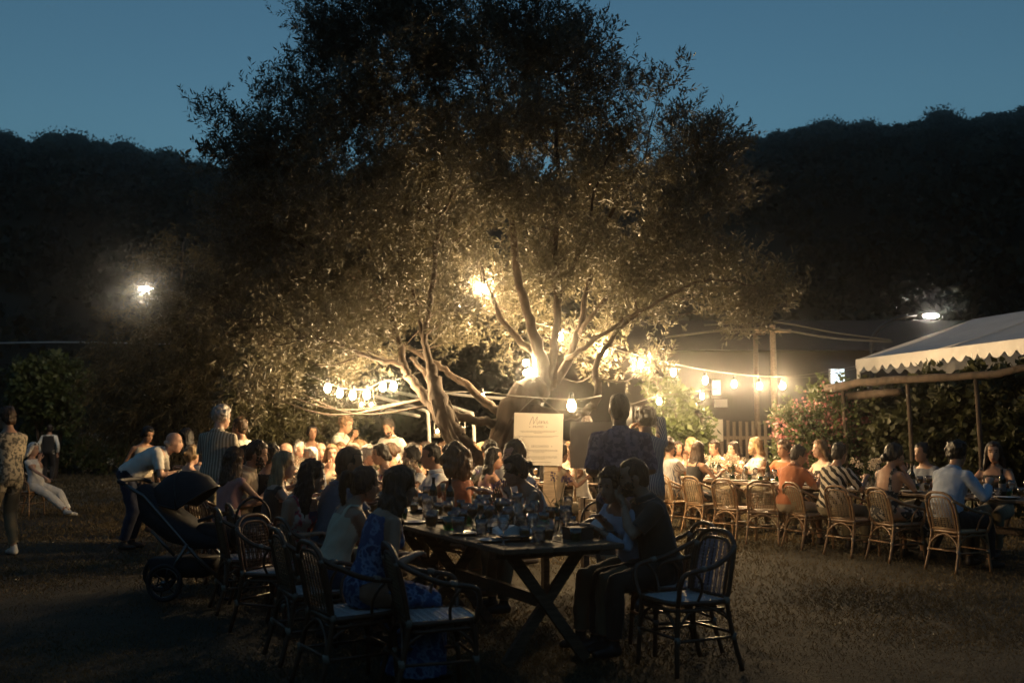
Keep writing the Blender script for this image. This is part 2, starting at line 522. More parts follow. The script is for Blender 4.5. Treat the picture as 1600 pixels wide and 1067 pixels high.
# ------------------------------------------------------------------ the olive tree in the middle
M['olive_leaf'] = mat('olive_leaf', (0.080, 0.074, 0.044), 0.42, scale=3, col2=(0.135, 0.120, 0.078), transl=0.22, spec=0.6)
TD = 13.6
def T(x, y, dd=0.0): return P(x, y, TD + dd)
tree = thing('olive_tree', 'huge old olive tree with leaning trunks and a wide crown over the tables', 'tree', (0, TD, 0))
base = np.array([0.0, TD, 0.0])
def rel(pts): return [p_ - base for p_ in pts]
limbs = [   # points (pixel x, pixel y, depth offset), radii in metres
    ([(772, 850, -.3), (752, 745, -.25), (728, 705, -.2), (704, 672, -.15), (686, 625, -.1), (676, 588, 0), (668, 560, 0)], [.24, .19, .165, .15, .135, .10, .03]),
    ([(678, 592, 0), (665, 545, .0), (668, 495, -.1), (679, 432, -.2), (682, 380, -.3), (692, 335, -.4), (714, 285, -.4), (722, 200, -.3)], [.10, .075, .065, .058, .05, .045, .035, .015]),
    ([(670, 560, 0), (655, 500, .2), (645, 455, .3), (628, 400, .4), (600, 330, .5), (585, 250, .4)], [.06, .05, .042, .035, .028, .012]),
    ([(690, 655, -.1), (668, 628, .1), (645, 595, .2), (631, 570, .3), (621, 525, .4), (613, 486, .5), (600, 430, .6), (560, 350, .7), (520, 280, .6)], [.12, .11, .10, .09, .075, .065, .055, .04, .015]),
    ([(800, 850, .3), (790, 720, .3), (800, 660, .3), (822, 620, .35), (858, 598, .4)], [.34, .27, .27, .26, .2]),
    ([(800, 675, .3), (778, 662, .25), (745, 657, .1), (712, 648, .1), (690, 630, .3), (668, 590, .6), (640, 560, .8)], [.15, .11, .10, .095, .08, .06, .05]),
    ([(790, 650, .4), (760, 630, .6), (735, 605, .7), (700, 583, .9), (668, 560, 1.0), (600, 520, 1.4), (500, 440, 1.5)], [.11, .10, .085, .075, .065, .05, .03]),
    ([(852, 608, .4), (845, 560, .4), (833, 515, .4), (819, 470, .3), (806, 415, .2), (800, 340, 0), (780, 240, -.2), (760, 120, -.2)], [.19, .15, .12, .105, .09, .07, .05, .02]),
    ([(862, 605, .4), (866, 560, .3), (870, 500, .1), (868, 430, -.2), (866, 340, -.4), (872, 250, -.5), (850, 130, -.5)], [.12, .095, .085, .075, .06, .045, .018]),
    ([(868, 480, 0), (890, 430, -.2), (915, 370, -.4), (930, 300, -.5), (960, 220, -.5)], [.055, .045, .036, .028, .012]),
    ([(868, 600, .4), (895, 545, .6), (910, 490, .7), (925, 420, .8), (940, 360, .9), (1000, 260, 1.0), (1030, 160, 1.0)], [.11, .085, .07, .055, .045, .03, .012]),
    ([(905, 520, .6), (950, 460, .3), (990, 410, .1), (1040, 370, .0), (1100, 330, 0)], [.06, .05, .042, .032, .012]),
    ([(830, 640, .2), (870, 648, .0), (905, 645, -.1), (928, 632, -.1), (936, 605, 0), (930, 580, .2), (945, 545, .5), (985, 500, .8), (1040, 465, 1.0), (1120, 430, 1.1)], [.15, .12, .10, .09, .08, .07, .06, .05, .04, .015]),
    ([(888, 560, .5), (930, 530, .0), (975, 500, -.4), (1030, 470, -.8), (1100, 440, -1.0), (1170, 450, -1.0)], [.06, .05, .042, .035, .025, .01]),
    ([(845, 560, .4), (800, 520, .9), (770, 470, 1.3), (745, 400, 1.6), (730, 300, 1.8)], [.09, .075, .06, .045, .02]),
    ([(631, 572, .3), (580, 560, -.2), (530, 540, -.6), (470, 520, -.9), (420, 500, -1.0)], [.06, .05, .04, .03, .012]),
    ([(613, 486, .5), (560, 440, 0), (500, 400, -.4), (430, 350, -.6), (370, 270, -.6)], [.05, .045, .038, .028, .012]),
]
lp, lr = [], []
tb, lb = MB(), MB()
for i, (pts, rad) in enumerate(limbs):
    w3 = rel([T(*q) for q in pts])
    w3[-1] = w3[-1] + rng.normal(size=3) * 0.05
    path = arc(w3, 5)
    rads = np.interp(np.linspace(0, 1, len(path)), np.linspace(0, 1, len(rad)), rad) * (.92 if i in (0, 4) else .62)
    if i in (0, 4):
        path[0] = np.array([path[0][0], path[0][1], -0.15])
        rads = rads * (1 + 0.09 * np.sin(np.arange(len(path)) * 1.9 + i))
    else:
        rads = rads * (1 + 0.06 * np.sin(np.arange(len(path)) * 1.7 + i))
    path = [q + rng.normal(size=3) * 0.012 for q in path]
    (tb if i in (0, 4) else lb).tube(path, rads, 12 if max(rad) > .1 else 8)
    if i not in (0, 4):
        lp += path; lr += list(rads)
# gnarled ridges on the trunks
for pts, n_ in ((limbs[0][0], 5), (limbs[4][0], 8)):
    rr0 = 0.17 if n_ == 5 else 0.27
    w3 = rel([T(*q) for q in (pts[:-2] if n_ == 5 else pts[:-1])]); w3[0][2] = -0.1
    for k in range(n_):
        a = 2 * math.pi * k / n_
        path = arc([q + rr0 * (1.25 if j == 0 else 0.78) * np.array([math.cos(a + j * .35), math.sin(a + j * .35), 0]) for j, q in enumerate(w3)], 4)
        tb.tube(path, np.linspace(.10, .012, len(path)), 7)
tb.build('trunk', M['bark'], tree)
lp = np.array(lp); lr = np.array(lr)
lobes = [  # pixel x, y, radius px (x, y), depth offset, density
    (345, 215, 62, 60, -.5, .9), (420, 205, 75, 75, -.2, 1), (400, 320, 105, 95, 0, 1), (500, 300, 110, 100, -.6, 1), (420, 440, 105, 90, .3, 1),
    (520, 130, 75, 100, .2, 1), (545, 20, 90, 100, .2, 1.1), (600, 110, 75, 110, -.4, 1.1), (610, -60, 90, 80, .2, 1), (590, 230, 120, 90, .2, 1.1), (690, 150, 60, 70, 0, .55),
    (740, 10, 80, 90, -.2, 1.1), (770, 130, 100, 110, .2, 1.1), (850, 50, 75, 90, .2, 1.1), (895, 130, 62, 95, -.2, 1.1), (690, 240, 110, 80, .8, 1),
    (800, 250, 110, 85, -.6, 1), (925, 200, 55, 95, .3, 1.1), (1025, 165, 42, 62, .3, 1), (1035, 260, 85, 75, -.3, 1), (960, 300, 110, 80, .5, 1),
    (1110, 270, 60, 65, .2, .9), (1110, 370, 80, 80, .2, 1), (1020, 390, 95, 75, -.6, 1), (1150, 450, 70, 55, 0, 1), (1075, 470, 80, 45, .6, .8),
    (900, 380, 90, 75, 1.2, 1), (790, 380, 95, 80, 1.5, 1), (650, 360, 110, 80, 1.0, 1), (560, 420, 100, 90, -.3, .9), (640, 450, 90, 70, 1.6, 1),
    (760, 500, 110, 60, 2.2, 1), (480, 530, 95, 70, .4, .9), (380, 540, 75, 70, .6, .8), (570, 530, 80, 50, .8, .7), (860, 500, 70, 55, 2.0, .8),
    (940, 470, 80, 55, 1.6, .8), (990, 540, 60, 45, 1.8, .7), (930, 440, 60, 50, -.8, .6), (730, 440, 60, 50, -.6, .35), (830, 440, 50, 50, -.4, .5), (560, 350, 80, 70, -1.0, .9),
    (700, 330, 80, 60, -1.1, .6), (880, 300, 90, 70, -1.1, .8), (420, 590, 60, 50, -.2, .7), (1190, 490, 35, 25, 0, .7), (500, 470, 80, 60, -1.2, .6),
]
cb = MB()
bp_, bd_, bl_ = [], [], []
S = TD / F
for (x, y, ax, ay, dz, dn) in lobes:
    c = T(x, y, dz) - base
    rad = np.array([ax, (ax + ay) / 2 * 0.95, ay]) * S
    vol = 4.19 * rad.prod()
    # boughs: clusters of sprigs with gaps between them
    nc = max(4, int(vol * 10.5 * dn * (1.15 if y < 200 else 1.0)))
    cc = in_ball(nc, 0.55) * rad + c
    for q in cc[: max(3, nc // 4)]:
        j = np.argmin(np.linalg.norm(lp - q, axis=1) + 1.2 * np.clip(lp[:, 2] - q[2] + 0.3, 0, 9))
        st = lp[j]
        mid = st * 0.5 + q * 0.5 + np.array([0, 0, -0.10]) * np.linalg.norm(q - st) + rng.normal(size=3) * 0.06
        path = arc([st, mid, q], 4)
        r0 = min(lr[j] * 0.5, 0.005 + 0.006 * np.linalg.norm(q - st))
        lb.tube(path, np.linspace(r0, 0.004, len(path)), 5, cap=False)
    k = 32
    o = np.repeat(cc, k, 0) + rng.normal(size=(nc * k, 3)) * np.array([.155, .155, .14])
    out = (o - c) / rad
    dr = out * 0.6 + np.array([0, 0, 0.75]) + rng.normal(size=o.shape) * 0.55
    bp_.append(o); bd_.append(dr); bl_.append(np.repeat(rng.uniform(.75, 1.35, nc), k))
o = np.concatenate(bp_); dr = np.concatenate(bd_)
p, d, L, W = sprigs(o, dr, rng.uniform(0.14, 0.34, len(o)), 13, 0.080, 0.021)
sc_ = np.tile(np.concatenate(bl_), 13)
L = L * sc_; W = W * sc_
leaf_quads(cb, p, d, L, W)
N_OLIVE = len(p)
# thin twigs carrying some of the sprigs
ii = rng.choice(len(o), 5000, replace=False)
dn_ = dr[ii] / np.linalg.norm(dr[ii], axis=1, keepdims=True)
leaf_quads(lb, o[ii] - dn_ * 0.12, dn_, 0.42, 0.007)
lb.build('limbs', M['bark'], tree)
tag(cb.build('crown', M['olive_leaf'], tree, smooth=False), kind='stuff')
print('olive leaves', N_OLIVE)

# ------------------------------------------------------------------ other trees and shrubs
def shrub(name, label, cat, loc, lobes, nsp, k, L, W, m, droop=0.0, up=0.5, ln=(0.15, 0.35), stems=6, stem_r=0.03, extra=None, spread=0.75, stem_to=0.75, bark='bark', group=None):
    """lobes in metres relative to loc: (x, y, z, rx, ry, rz)"""
    t = thing(name, label, cat, loc, group=group)
    vols = np.array([q[3] * q[4] * q[5] for q in lobes]); vols = vols / vols.sum()
    b = MB()
    mats = [m]
    for q, w_ in zip(lobes, vols):
        n = max(6, int(nsp * w_))
        c = np.array(q[:3]); rad = np.array(q[3:])
        kk = max(2, n // 14)
        cc = in_ball(kk, 0.5) * rad + c
        o = cc[rng.integers(0, kk, n)] + rng.normal(size=(n, 3)) * rad * 0.2
        dr = (o - c) / rad * 0.7 + np.array([0, 0, up]) + rng.normal(size=o.shape) * 0.5
        p, d, LL, WW = sprigs(o, dr, rng.uniform(*ln, n), k, L, W, droop, spread)
        leaf_quads(b, p, d, LL, WW)
        if extra:
            m2, frac, L2 = extra
            if m2 not in mats: mats.append(m2)
            ke = max(1, int(len(cc) * frac * 3))
            ctr = c + in_ball(ke, 0.25) * rad * 0.98
            oo = ctr[rng.integers(0, ke, ke * 26)] + rng.normal(size=(ke * 26, 3)) * 0.09
            leaf_quads(b, oo, rng.normal(size=oo.shape), L2, L2 * 0.8, mats.index(m2))
    tag(b.build('foliage', mats, t, smooth=False), kind='stuff')
    sb = MB()
    for i in range(stems):
        q = lobes[i % len(lobes)]
        e = np.array(q[:3]) + rng.normal(size=3) * np.array(q[3:]) * 0.4
        st = np.array([rng.normal() * 0.12, rng.normal() * 0.12, -0.1]) + np.array([q[0] * 0.25, q[1] * 0.25, 0])
        sb.tube(arc([st, st * 0.4 + e * 0.6 * stem_to + np.array([0, 0, -0.1]), e], 4), np.linspace(stem_r, stem_r * 0.25, 9), 6)
    sb.build('trunk' if cat == 'tree' else 'stem', M[bark], t)
    return t
M['willow_leaf'] = mat('willow_leaf', (0.085, 0.072, 0.034), 0.6, scale=2, col2=(0.15, 0.12, 0.055), transl=0.25)
M['oleander_leaf'] = mat('oleander_leaf', (0.08, 0.08, 0.038), 0.45, scale=2, col2=(0.14, 0.132, 0.068), transl=0.25)
M['green_leaf'] = mat('green_leaf', (0.050, 0.072, 0.020), 0.5, scale=2, col2=(0.10, 0.125, 0.040), transl=0.3)
M['vine_leaf'] = mat('vine_leaf', (0.035, 0.042, 0.016), 0.5, scale=2, col2=(0.07, 0.072, 0.03), transl=0.3)
M['bract'] = mat('bougainvillea_bract', (0.46, 0.16, 0.17), 0.6, scale=6, col2=(0.56, 0.28, 0.26), transl=0.35)
M['white_petal'] = mat('white_petal', (0.75, 0.72, 0.64), 0.6, transl=0.3)

def lob(x, y, rx, ry, d, loc, dy=0.0, deep=0.8):
    c = P(x, y, d + dy) - np.asarray(loc)
    s_ = d / F
    return (c[0], c[1], c[2], rx * s_, (rx + ry) / 2 * deep * s_, ry * s_)
l0 = G(270, 22)
shrub('willow_tree', 'dim brownish drooping tree left of the olive, below the far street lamp', 'tree', l0,
      [lob(*q, 22, l0) for q in ((290, 430, 55, 50), (230, 520, 60, 55), (310, 520, 70, 70), (200, 600, 55, 60), (280, 610, 75, 60), (350, 610, 60, 60), (240, 670, 70, 40), (330, 680, 70, 40))],
      3400, 10, 0.15, 0.028, M['willow_leaf'], 0.55, 0.1, (0.3, 0.7), 10, 0.09)
l0 = G(455, 17.2)
shrub('oleander', 'tall bushy shrub with long pale leaves behind the far end of the near table', 'shrub', l0,
      [lob(*q, 17.2, l0) for q in ((430, 600, 50, 50), (480, 620, 50, 45), (520, 605, 35, 35), (400, 650, 45, 55), (450, 670, 50, 40), (505, 668, 30, 32), (420, 720, 50, 40))],
      1700, 11, 0.17, 0.030, M['oleander_leaf'], 0.35, 0.35, (0.2, 0.45), 12, 0.03)
l0 = G(75, 34)
shrub('topiary_tree', 'round clipped green tree on a thin stem behind the left lawn', 'tree', l0,
      [lob(*q, 34, l0) for q in ((75, 612, 46, 40), (60, 590, 25, 22), (95, 595, 28, 24), (100, 635, 26, 24), (48, 635, 24, 26))],
      1500, 8, 0.20, 0.13, M['green_leaf'], 0.1, 0.4, (0.15, 0.35), 5, 0.10)
l0 = G(140, 38)
shrub('flowering_hedge', 'low dark hedge dotted with white flowers at the edge of the lawn', 'hedge', l0,
      [lob(x, 712 + 4 * math.sin(x), 34, 24, 38, l0) for x in range(-40, 420, 36)],
      2600, 8, 0.16, 0.09, M['green_leaf'], 0.1, 0.5, (0.15, 0.3), 24, 0.02, (M['white_petal'], 0.05, 0.10))
l0 = G(1062, 20)
shrub('fig_bush', 'pale green broad-leaved bush behind the man with the raised arm', 'bush', l0,
      [lob(*q, 20, l0) for q in ((1052, 640, 24, 24), (1066, 665, 26, 26), (1040, 670, 22, 28), (1060, 700, 28, 24), (1022, 620, 20, 22))],
      520, 7, 0.14, 0.09, M['green_leaf'], 0.3, 0.4, (0.2, 0.4), 8, 0.025)
l0 = PN(1300, 12.1)
dB = l0[1]
shrub('bougainvillea', 'bougainvillea bush with pink flowers behind the far side of the right table', 'bush', l0,
      [lob(*q, dB, l0) for q in ((1265, 655, 34, 28), (1300, 640, 36, 30), (1240, 668, 26, 24), (1335, 665, 42, 38), (1300, 690, 56, 36), (1370, 690, 36, 40), (1275, 728, 50, 30), (1345, 735, 50, 30))],
      2000, 8, 0.075, 0.05, M['green_leaf'], 0.1, 0.5, (0.15, 0.4), 14, 0.025, (M['bract'], 0.7, 0.06))
l0 = PN(1500, 12.6)
dV = l0[1]
lobesV = []
for q in ((1385, 650, 40, 40, 1.2), (1425, 634, 44, 28, .8), (1470, 655, 50, 42, .4), (1530, 648, 52, 45, 0), (1585, 642, 50, 48, -.4), (1420, 700, 50, 45, .8), (1500, 715, 60, 45, .2), (1580, 715, 60, 50, -.4),
          (1450, 592, 24, 7, .7), (1505, 588, 28, 9, .2), (1560, 584, 30, 11, -.2), (1620, 576, 40, 16, -.6), (1660, 660, 60, 80, -.8)):
    lobesV.append(lob(q[0], q[1], q[2], q[3], dV, l0, q[4]))
shrub('climbing_vine', 'dark leafy vine climbing over the rustic pergola on the right', 'vine', l0, lobesV,
      2600, 8, 0.13, 0.095, M['vine_leaf'], 0.25, 0.3, (0.2, 0.4), 20, 0.03)

# unseen olive copies added behind and beside the camera to shade the foreground
for i, (x, y, a, lab) in enumerate(((-4.5, -7.0, 40, 'added unseen olive shading the foreground from behind on the left'), (5.0, -6.0, 200, 'added unseen olive shading the foreground from behind on the right'), (-14.0, -1.0, 110, 'added unseen olive shading the lawn from far out left'))):
    copy_tree(tree, lab, (x, y, 0), R(a))

# ------------------------------------------------------------------ house, fence and wall at the back
def plate(mb, a, b, z0, z1, th=0.1, mi=0):
    """upright slab between ground points a and b"""
    a, b = np.asarray(a[:2], float), np.asarray(b[:2], float)
    d = b - a; L = np.linalg.norm(d); an = math.atan2(d[1], d[0])
    c = (a + b) / 2
    mb.box((c[0], c[1], (z0 + z1) / 2), (L, th, z1 - z0), rotz(an), mi)
HD = 29.0
l0 = G(1130, HD)
house = thing('house', 'low dark stuccoed house behind the row of bulbs on the right', 'house', l0)
mb = MB()
hw = 13.0
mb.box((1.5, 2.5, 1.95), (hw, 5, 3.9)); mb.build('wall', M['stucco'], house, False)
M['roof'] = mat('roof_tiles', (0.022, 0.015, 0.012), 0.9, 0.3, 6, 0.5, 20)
mb = MB()
v = [(-5.5, -.5, 3.9), (8.5, -.5, 3.9), (8.5, 5.5, 3.9), (-5.5, 5.5, 3.9), (-5.5, 2.5, 5.1), (8.5, 2.5, 5.1)]
mb.add(v, [(0, 1, 5, 4), (2, 3, 4, 5), (0, 4, 3), (1, 2, 5), (0, 3, 2, 1)])
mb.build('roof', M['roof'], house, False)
M['dark_wood'] = mat('dark_wood', (0.07, 0.045, 0.03), 0.7, 0.3, 4)
M['pane'] = mat('dark_pane', (0.02, 0.025, 0.03), 0.1)
for x in (-2.6, 5.6):
    wdw = MB().box((x, -.02, 1.75), (1.2, .12, 1.3)).build('window', M['dark_wood'], house, False)
    MB().box((x - .28, -.09, 1.75), (.48, .03, 1.1)).build('pane', M['pane'], wdw, False)
    MB().box((x + .28, -.09, 1.75), (.48, .03, 1.1)).build('pane', M['pane'], wdw, False)
dr = MB().box((-.9, -.02, 1.05), (1.0, .1, 2.1)).build('door', M['dark_wood'], house, False)
MB().ball((-.55, -.1, 1.0), .035).build('handle', M['steel'], dr)

fl = G(1115, 24)
fence = thing('slatted_fence', 'upright slatted fence with a sheet of paper fixed to it, behind the right table', 'fence', fl)
M['fence_wood'] = mat('fence_wood', (0.22, 0.165, 0.115), 0.8, 0.3, 6, stretch=(6, 6, 1))
sl = None
for i in range(19):
    x = -1.45 + i * 0.15
    if sl is None:
        sl = MB().box((0, 0, .92), (.07, .03, 1.75)).mesh('slat', M['fence_wood'], False)
    o = obj('slat', sl, fence, (x, 0, rng.normal() * .02))
for z in (.35, 1.4):
    MB().box((-.1, .035, z), (3.0, .035, .08)).build('rail', M['fence_wood'], fence, False)
poster = MB().box((0, 0, 0), (.48, .006, .52)).build('paper_notice', M['paper'], None, False, loc=P(1114, 672, 23.93))
tag(poster, 'pale sheet of paper pinned to the slatted fence', 'notice')
bs = thing('low_wall', 'low dark plastered wall beneath the slatted fence', 'wall', G(1110, 23.6))
MB().box((0, 0, .42), (6.0, .16, .84)).build('masonry', M['stucco'], bs, False)
MB().box((0, 0, .87), (6.1, .24, .06)).build('coping', M['stone'], bs, False)
# rubble wall far left
wl = G(160, 42)
sw = thing('stone_wall', 'pale rubble stone wall behind the flowering hedge', 'wall', wl)
MB().box((0, .2, .75), (4.4, .3, 1.6)).build('core', M['stucco'], sw, False)
k = 0
for row in range(4):
    x = -2.2 + (row % 2) * .2
    while x < 2.1:
        w_ = rng.uniform(.35, .65)
        b = MB().ball((0, 0, 0), (w_ * .53, .16, .215), 8, 5)
        b.v[0] = np.sign(b.v[0]) * np.abs(b.v[0] / np.array([w_ * .53, .16, .215])) ** .55 * np.array([w_ * .5, .14, .19])
        b.build('stone', M['stone'], sw, loc=(x + w_ / 2, .02, .2 + row * .4)); x += w_ + .02

# ------------------------------------------------------------------ marquee
M['canvas'] = mat('marquee_canvas', (0.72, 0.70, 0.67), 0.75, 0.08, 1.5, 0.15, 6, transl=0.2)
EA, EB = P(1338, 570, 22.0), P(1600, 541, 17.2)
ev = (EB - EA); ev[2] = 0; ev /= np.linalg.norm(ev)
EA[2] = EB[2] = 3.12
ex = np.array([-ev[1], ev[0], 0.0])
if ex[0] < 0: ex = -ex
LT, WT, RH = 11.0, 6.2, 1.0
tent = thing('marquee', 'white canvas marquee with a scalloped valance on the right', 'tent', (EA[0], EA[1], 0))
zc = np.array([0, 0, 3.12])
def tp(u_, w_, z=0.0): return ev * u_ + ex * w_ + zc + np.array([0, 0, z])
rb = MB()
nu_, nw = 23, 8
for side in (0, 1):
    v = []
    for i in range(nu_):
        for j in range(nw + 1):
            w_ = j / nw * WT / 2
            sag = -.07 * math.sin(math.pi * j / nw) * (1 + .25 * math.sin(i * 2.2)) - .05 * abs(math.sin(math.pi * i / (nu_ - 1) * 3)) * math.sin(math.pi * j / nw)
            v.append(tp(i / (nu_ - 1) * LT, w_ if side == 0 else WT - w_, RH * j / nw + sag))
    f = [(i * (nw + 1) + j, (i + 1) * (nw + 1) + j, (i + 1) * (nw + 1) + j + 1, i * (nw + 1) + j + 1) for i in range(nu_ - 1) for j in range(nw)]
    rb.add(v, np.array(f))
gv = [tp(0, 0), tp(0, WT), tp(0, WT / 2, RH)]
rb.add([q + ev * .01 for q in gv], [(0, 1, 2)])
ro = rb.build('roof', M['canvas'], tent)
for i in range(1, 4):      # seams where the roof panels meet
    path = [tp(i * LT / 4, w_, RH * w_ / (WT / 2) + .0) for w_ in np.linspace(0, WT / 2, 7)]
    MB().tube([q + np.array([0, 0, -.05 * math.sin(math.pi * j / 6)]) for j, q in enumerate(path)], .018, 6).build('seam', M['canvas'], ro)
def valance(name, a, dirv, out, length):
    n = int(length / .32) * 8
    v = []
    for i in range(n + 1):
        s_ = i / n * length
        ph = s_ / .32
        dep = .16 + .12 * abs(math.sin(math.pi * ph))
        wv = .02 * math.sin(ph * 2.1) + .012 * math.sin(ph * 5.3)
        v += [a + dirv * s_ - out * .012 + np.array([0, 0, .01]), a + dirv * s_ - out * (.02 + wv * .5) + np.array([0, 0, -dep * .5]), a + dirv * s_ - out * (.02 + wv) + np.array([0, 0, -dep])]
    f = []
    for i in range(n):
        for j in range(2): f.append((i * 3 + j, i * 3 + j + 1, i * 3 + 4 + j, i * 3 + 3 + j))
    MB().add(v, np.array(f)).build(name, M['canvas'], tent)
valance('valance', tp(0, 0), ev, ex, LT)
valance('valance', tp(0, 0), ex, ev, WT)
M['white_post'] = mat('white_post', (0.70, 0.68, 0.64), 0.45, 0.05)
for u_ in (0.03, LT / 3, 2 * LT / 3, LT - .05):
    for w_ in (.03, WT - .03):
        q = tp(u_, w_)
        MB().tube([(q[0], q[1], -.05), (q[0], q[1], 3.0)], .04, 10).build('post', M['white_post'], tent)
MB().tube([tp(0, .05, -.03), tp(LT, .05, -.03)], .03, 8).build('eave_bar', M['white_post'], tent)
MB().tube([tp(0, WT / 2, RH - .05), tp(LT, WT / 2, RH - .05)], .03, 8).build('ridge_bar', M['white_post'], tent)

# ------------------------------------------------------------------ rustic pergola of logs
pa, pb = P(1292, 606, PN(1292, 11.9)[1]), P(1640, 572, PN(1640, 11.9)[1])
perg = thing('log_pergola', 'rustic pergola of rough logs carrying the vine on the right', 'pergola', (pa[0], pa[1], 0))
b0 = np.array([pa[0], pa[1], 0])
n_ = 15
path = [pa + (pb - pa) * t + np.array([0, 0, .02 * math.sin(t * 7) + rng.normal() * .01]) for t in np.linspace(0, 1.25, n_)]
MB().tube([q - b0 for q in path], [.068 - .022 * t + rng.normal() * .006 for t in np.linspace(0, 1, n_)], 9).build('rail', M['bark'], perg)
p2 = [pa + np.array([.2, .1, -.15]) + (pb - pa) * t for t in np.linspace(0, .34, 5)]
MB().tube([q - b0 for q in p2], [.075, .07, .07, .065, .06], 8).build('rail', M['bark'], perg)
for t in (.09, .42, .72, 1.0):
    q = pa + (pb - pa) * t
    MB().tube([q * [1, 1, 0] - b0 - [0, 0, .1], q * [1, 1, .5] - b0 + [.03, 0, 0], q - b0 - [0, 0, .06]], [.042, .036, .032], 8).build('post', M['bark'], perg)

# ------------------------------------------------------------------ lamps of the place and one added
def point(parent, name, loc, power, col, rad):
    l = bpy.data.lights.new(name, 'POINT')
    l.energy = power; l.color = col; l.shadow_soft_size = rad
    o = bpy.data.objects.new(name, l); COL.objects.link(o)
    o.parent = parent; o.location = tuple(float(q) for q in loc)
    return o
M['bulb'] = emit('bulb_glass', (1.0, 0.72, 0.36), 30, 1)
M['lamp_white'] = emit('street_lamp_glass', (1.0, 0.93, 0.80), 60, 1)
M['flood'] = emit('flood_glass', (1.0, 0.74, 0.40), 40, 1)
LAMP = 3.0
BULB_W = 40.0 * LAMP
bulb_me = MB().lathe([(.004, -.055), (.022, -.045), (.033, -.02), (.033, .0), (.02, .03), (.014, .04)], 10, cap=True).mesh('globe', M['bulb'])
sock_me = MB().lathe([(.016, .036), (.018, .05), (.018, .085), (.008, .095)], 8, cap=True).mesh('socket', M['dark_metal'])
def bulb(x, y, d, label, w=1.0):
    q = P(x, y, d)
    t = thing('string_bulb', label, 'light bulb', q, group='bulbs of the string lights')
    for o_ in (obj('globe', bulb_me, t), obj('socket', sock_me, t)): o_.scale = (1.4, 1.4, 1.4)
    point(t, 'bulb_light', (0, 0, -.01), BULB_W * w, WARM, .03)
    return q
def cable(name, label, pts, r=.008, m='cable', cat='cable', k=5):
    c0 = np.array([pts[0][0], pts[0][1], 0.0])
    o = MB().tube([q - c0 for q in arc(pts, k)], r, 5).build(name, M[m], None, loc=c0)
    return tag(o, label, cat)
LN = ['first', 'second', 'third', 'fourth', 'fifth', 'sixth', 'seventh', 'eighth', 'ninth']
MAIN = [(875, 525, 14.6), (944, 549, 15.2), (1001, 569, 15.8), (1052, 580, 16.3), (1102, 593, 17.0), (1147, 599, 17.6), (1187, 602, 18.2), (1223, 602, 18.8)]
for i, (x, y, d) in enumerate(MAIN):
    bulb(x, y, d, '%s bulb from the tree on the long string towards the marquee' % LN[i], 1.6 if i == 3 else 1.05)
cable('light_string', 'long sagging light string from the olive tree towards the marquee',
      [P(820, 500, 14.2), P(875, 515, 14.6), P(944, 540, 15.2), P(1001, 556, 15.8), P(1052, 568, 16.3), P(1102, 578, 17.0), P(1147, 584, 17.6), P(1187, 587.5, 18.2), P(1223, 588, 18.8), P(1270, 584, 20), P(1338, 572, 22)])
cable('electric_cable', 'thin second cable slung under the light string near the marquee', [P(1223, 590, 18.9), P(1275, 588, 20), P(1336, 576, 21.9)], .006)
for i, (x, y, d) in enumerate(((1030, 626, 19.0), (1097, 618, 20.5))):
    bulb(x, y, d, ('left' if i == 0 else 'right') + ' bulb of the short low string left of the lamp box', .6)
cable('light_string', 'short low light string in front of the house', [P(985, 632, 18), P(1030, 618, 19.0), P(1060, 615, 19.7), P(1097, 610, 20.5), P(1120, 608, 21)])
bulb(753, 621, 14.3, 'bright bulb hanging between the two trunks left of the menu board', .8)
bulb(893, 632, 10.7, 'bright bulb hanging just right of the menu board', .5)
cable('light_string', 'light string running behind the trunks to the menu board', [P(640, 605, 15), P(690, 612, 14), P(753, 612, 14.3), P(800, 618, 13.0), P(893, 624, 10.7), P(940, 618, 12.4)])
for i, (x, y, d) in enumerate(((757, 450, 15.0), (748, 447, 15.4), (720, 480, 15.4))):
    bulb(x, y, d, ('rightmost', 'middle', 'lowest')[i] + ' of the three bulbs high inside the olive crown', 0.8 if i < 2 else 0.7)
cable('light_string', 'light string climbing through the olive crown', [P(650, 560, 15), P(690, 520, 15.2), P(720, 472, 15.4), P(748, 438, 15.4), P(757, 441, 15.0), P(800, 400, 15)])
for i, (x, y, d, w_) in enumerate(((512, 605, 13.7, .22), (531, 613, 13.7, .22), (551, 616, 13.7, .22), (573, 615, 13.8, .22), (598, 603, 13.6, .5), (615, 602, 13.7, .35))):
    bulb(x, y, d, LN[i] + ' bulb from the left on the string above the far guests', w_)
cable('light_string', 'light string above the far guests left of the leaning trunk', [P(480, 585, 13.8), P(512, 597, 13.7), P(531, 605, 13.7), P(551, 608, 13.7), P(573, 607, 13.8), P(598, 595, 13.6), P(615, 594, 13.7), P(660, 580, 13.8)])
# unseen lamp added behind the trunk to backlight limbs and crown
q = P(846, 572, 14.75)
bk_ = thing('added_back_lamp', 'strong unseen lamp added on a stake behind the thick olive trunk', 'lamp', q)
MB().lathe([(.02, -.10), (.07, -.06), (.085, .0), (.08, .03)], 14).build('reflector', M['steel'], bk_)
MB().ball((0, 0, .0), .05, 12, 8).build('globe', M['flood'], bk_)
MB().tube([(0, 0, -.10), (0, .05, -q[2])], .025, 8).build('stake', M['dark_metal'], bk_)
point(bk_, 'added_back_light', (0, 0, .06), 70 * LAMP, WARM, .09)
q = P(833, 578, 14.1)
fl_ = thing('tree_lamp', 'dazzling cluster of bulbs in the fork of the olive tree above the menu board', 'lamp', q)
mb = MB()
for i in range(9):
    a = rng.normal(size=3) * np.array([.11, .06, .065])
    mb.ball(a, .048, 10, 7)
mb.build('bulb_cluster', M['flood'], fl_)
MB().lathe([(.015, .08), (.02, .12), (.02, .2), (.05, .21), (.05, .25)], 10, cap=True).build('bracket', M['dark_metal'], fl_)
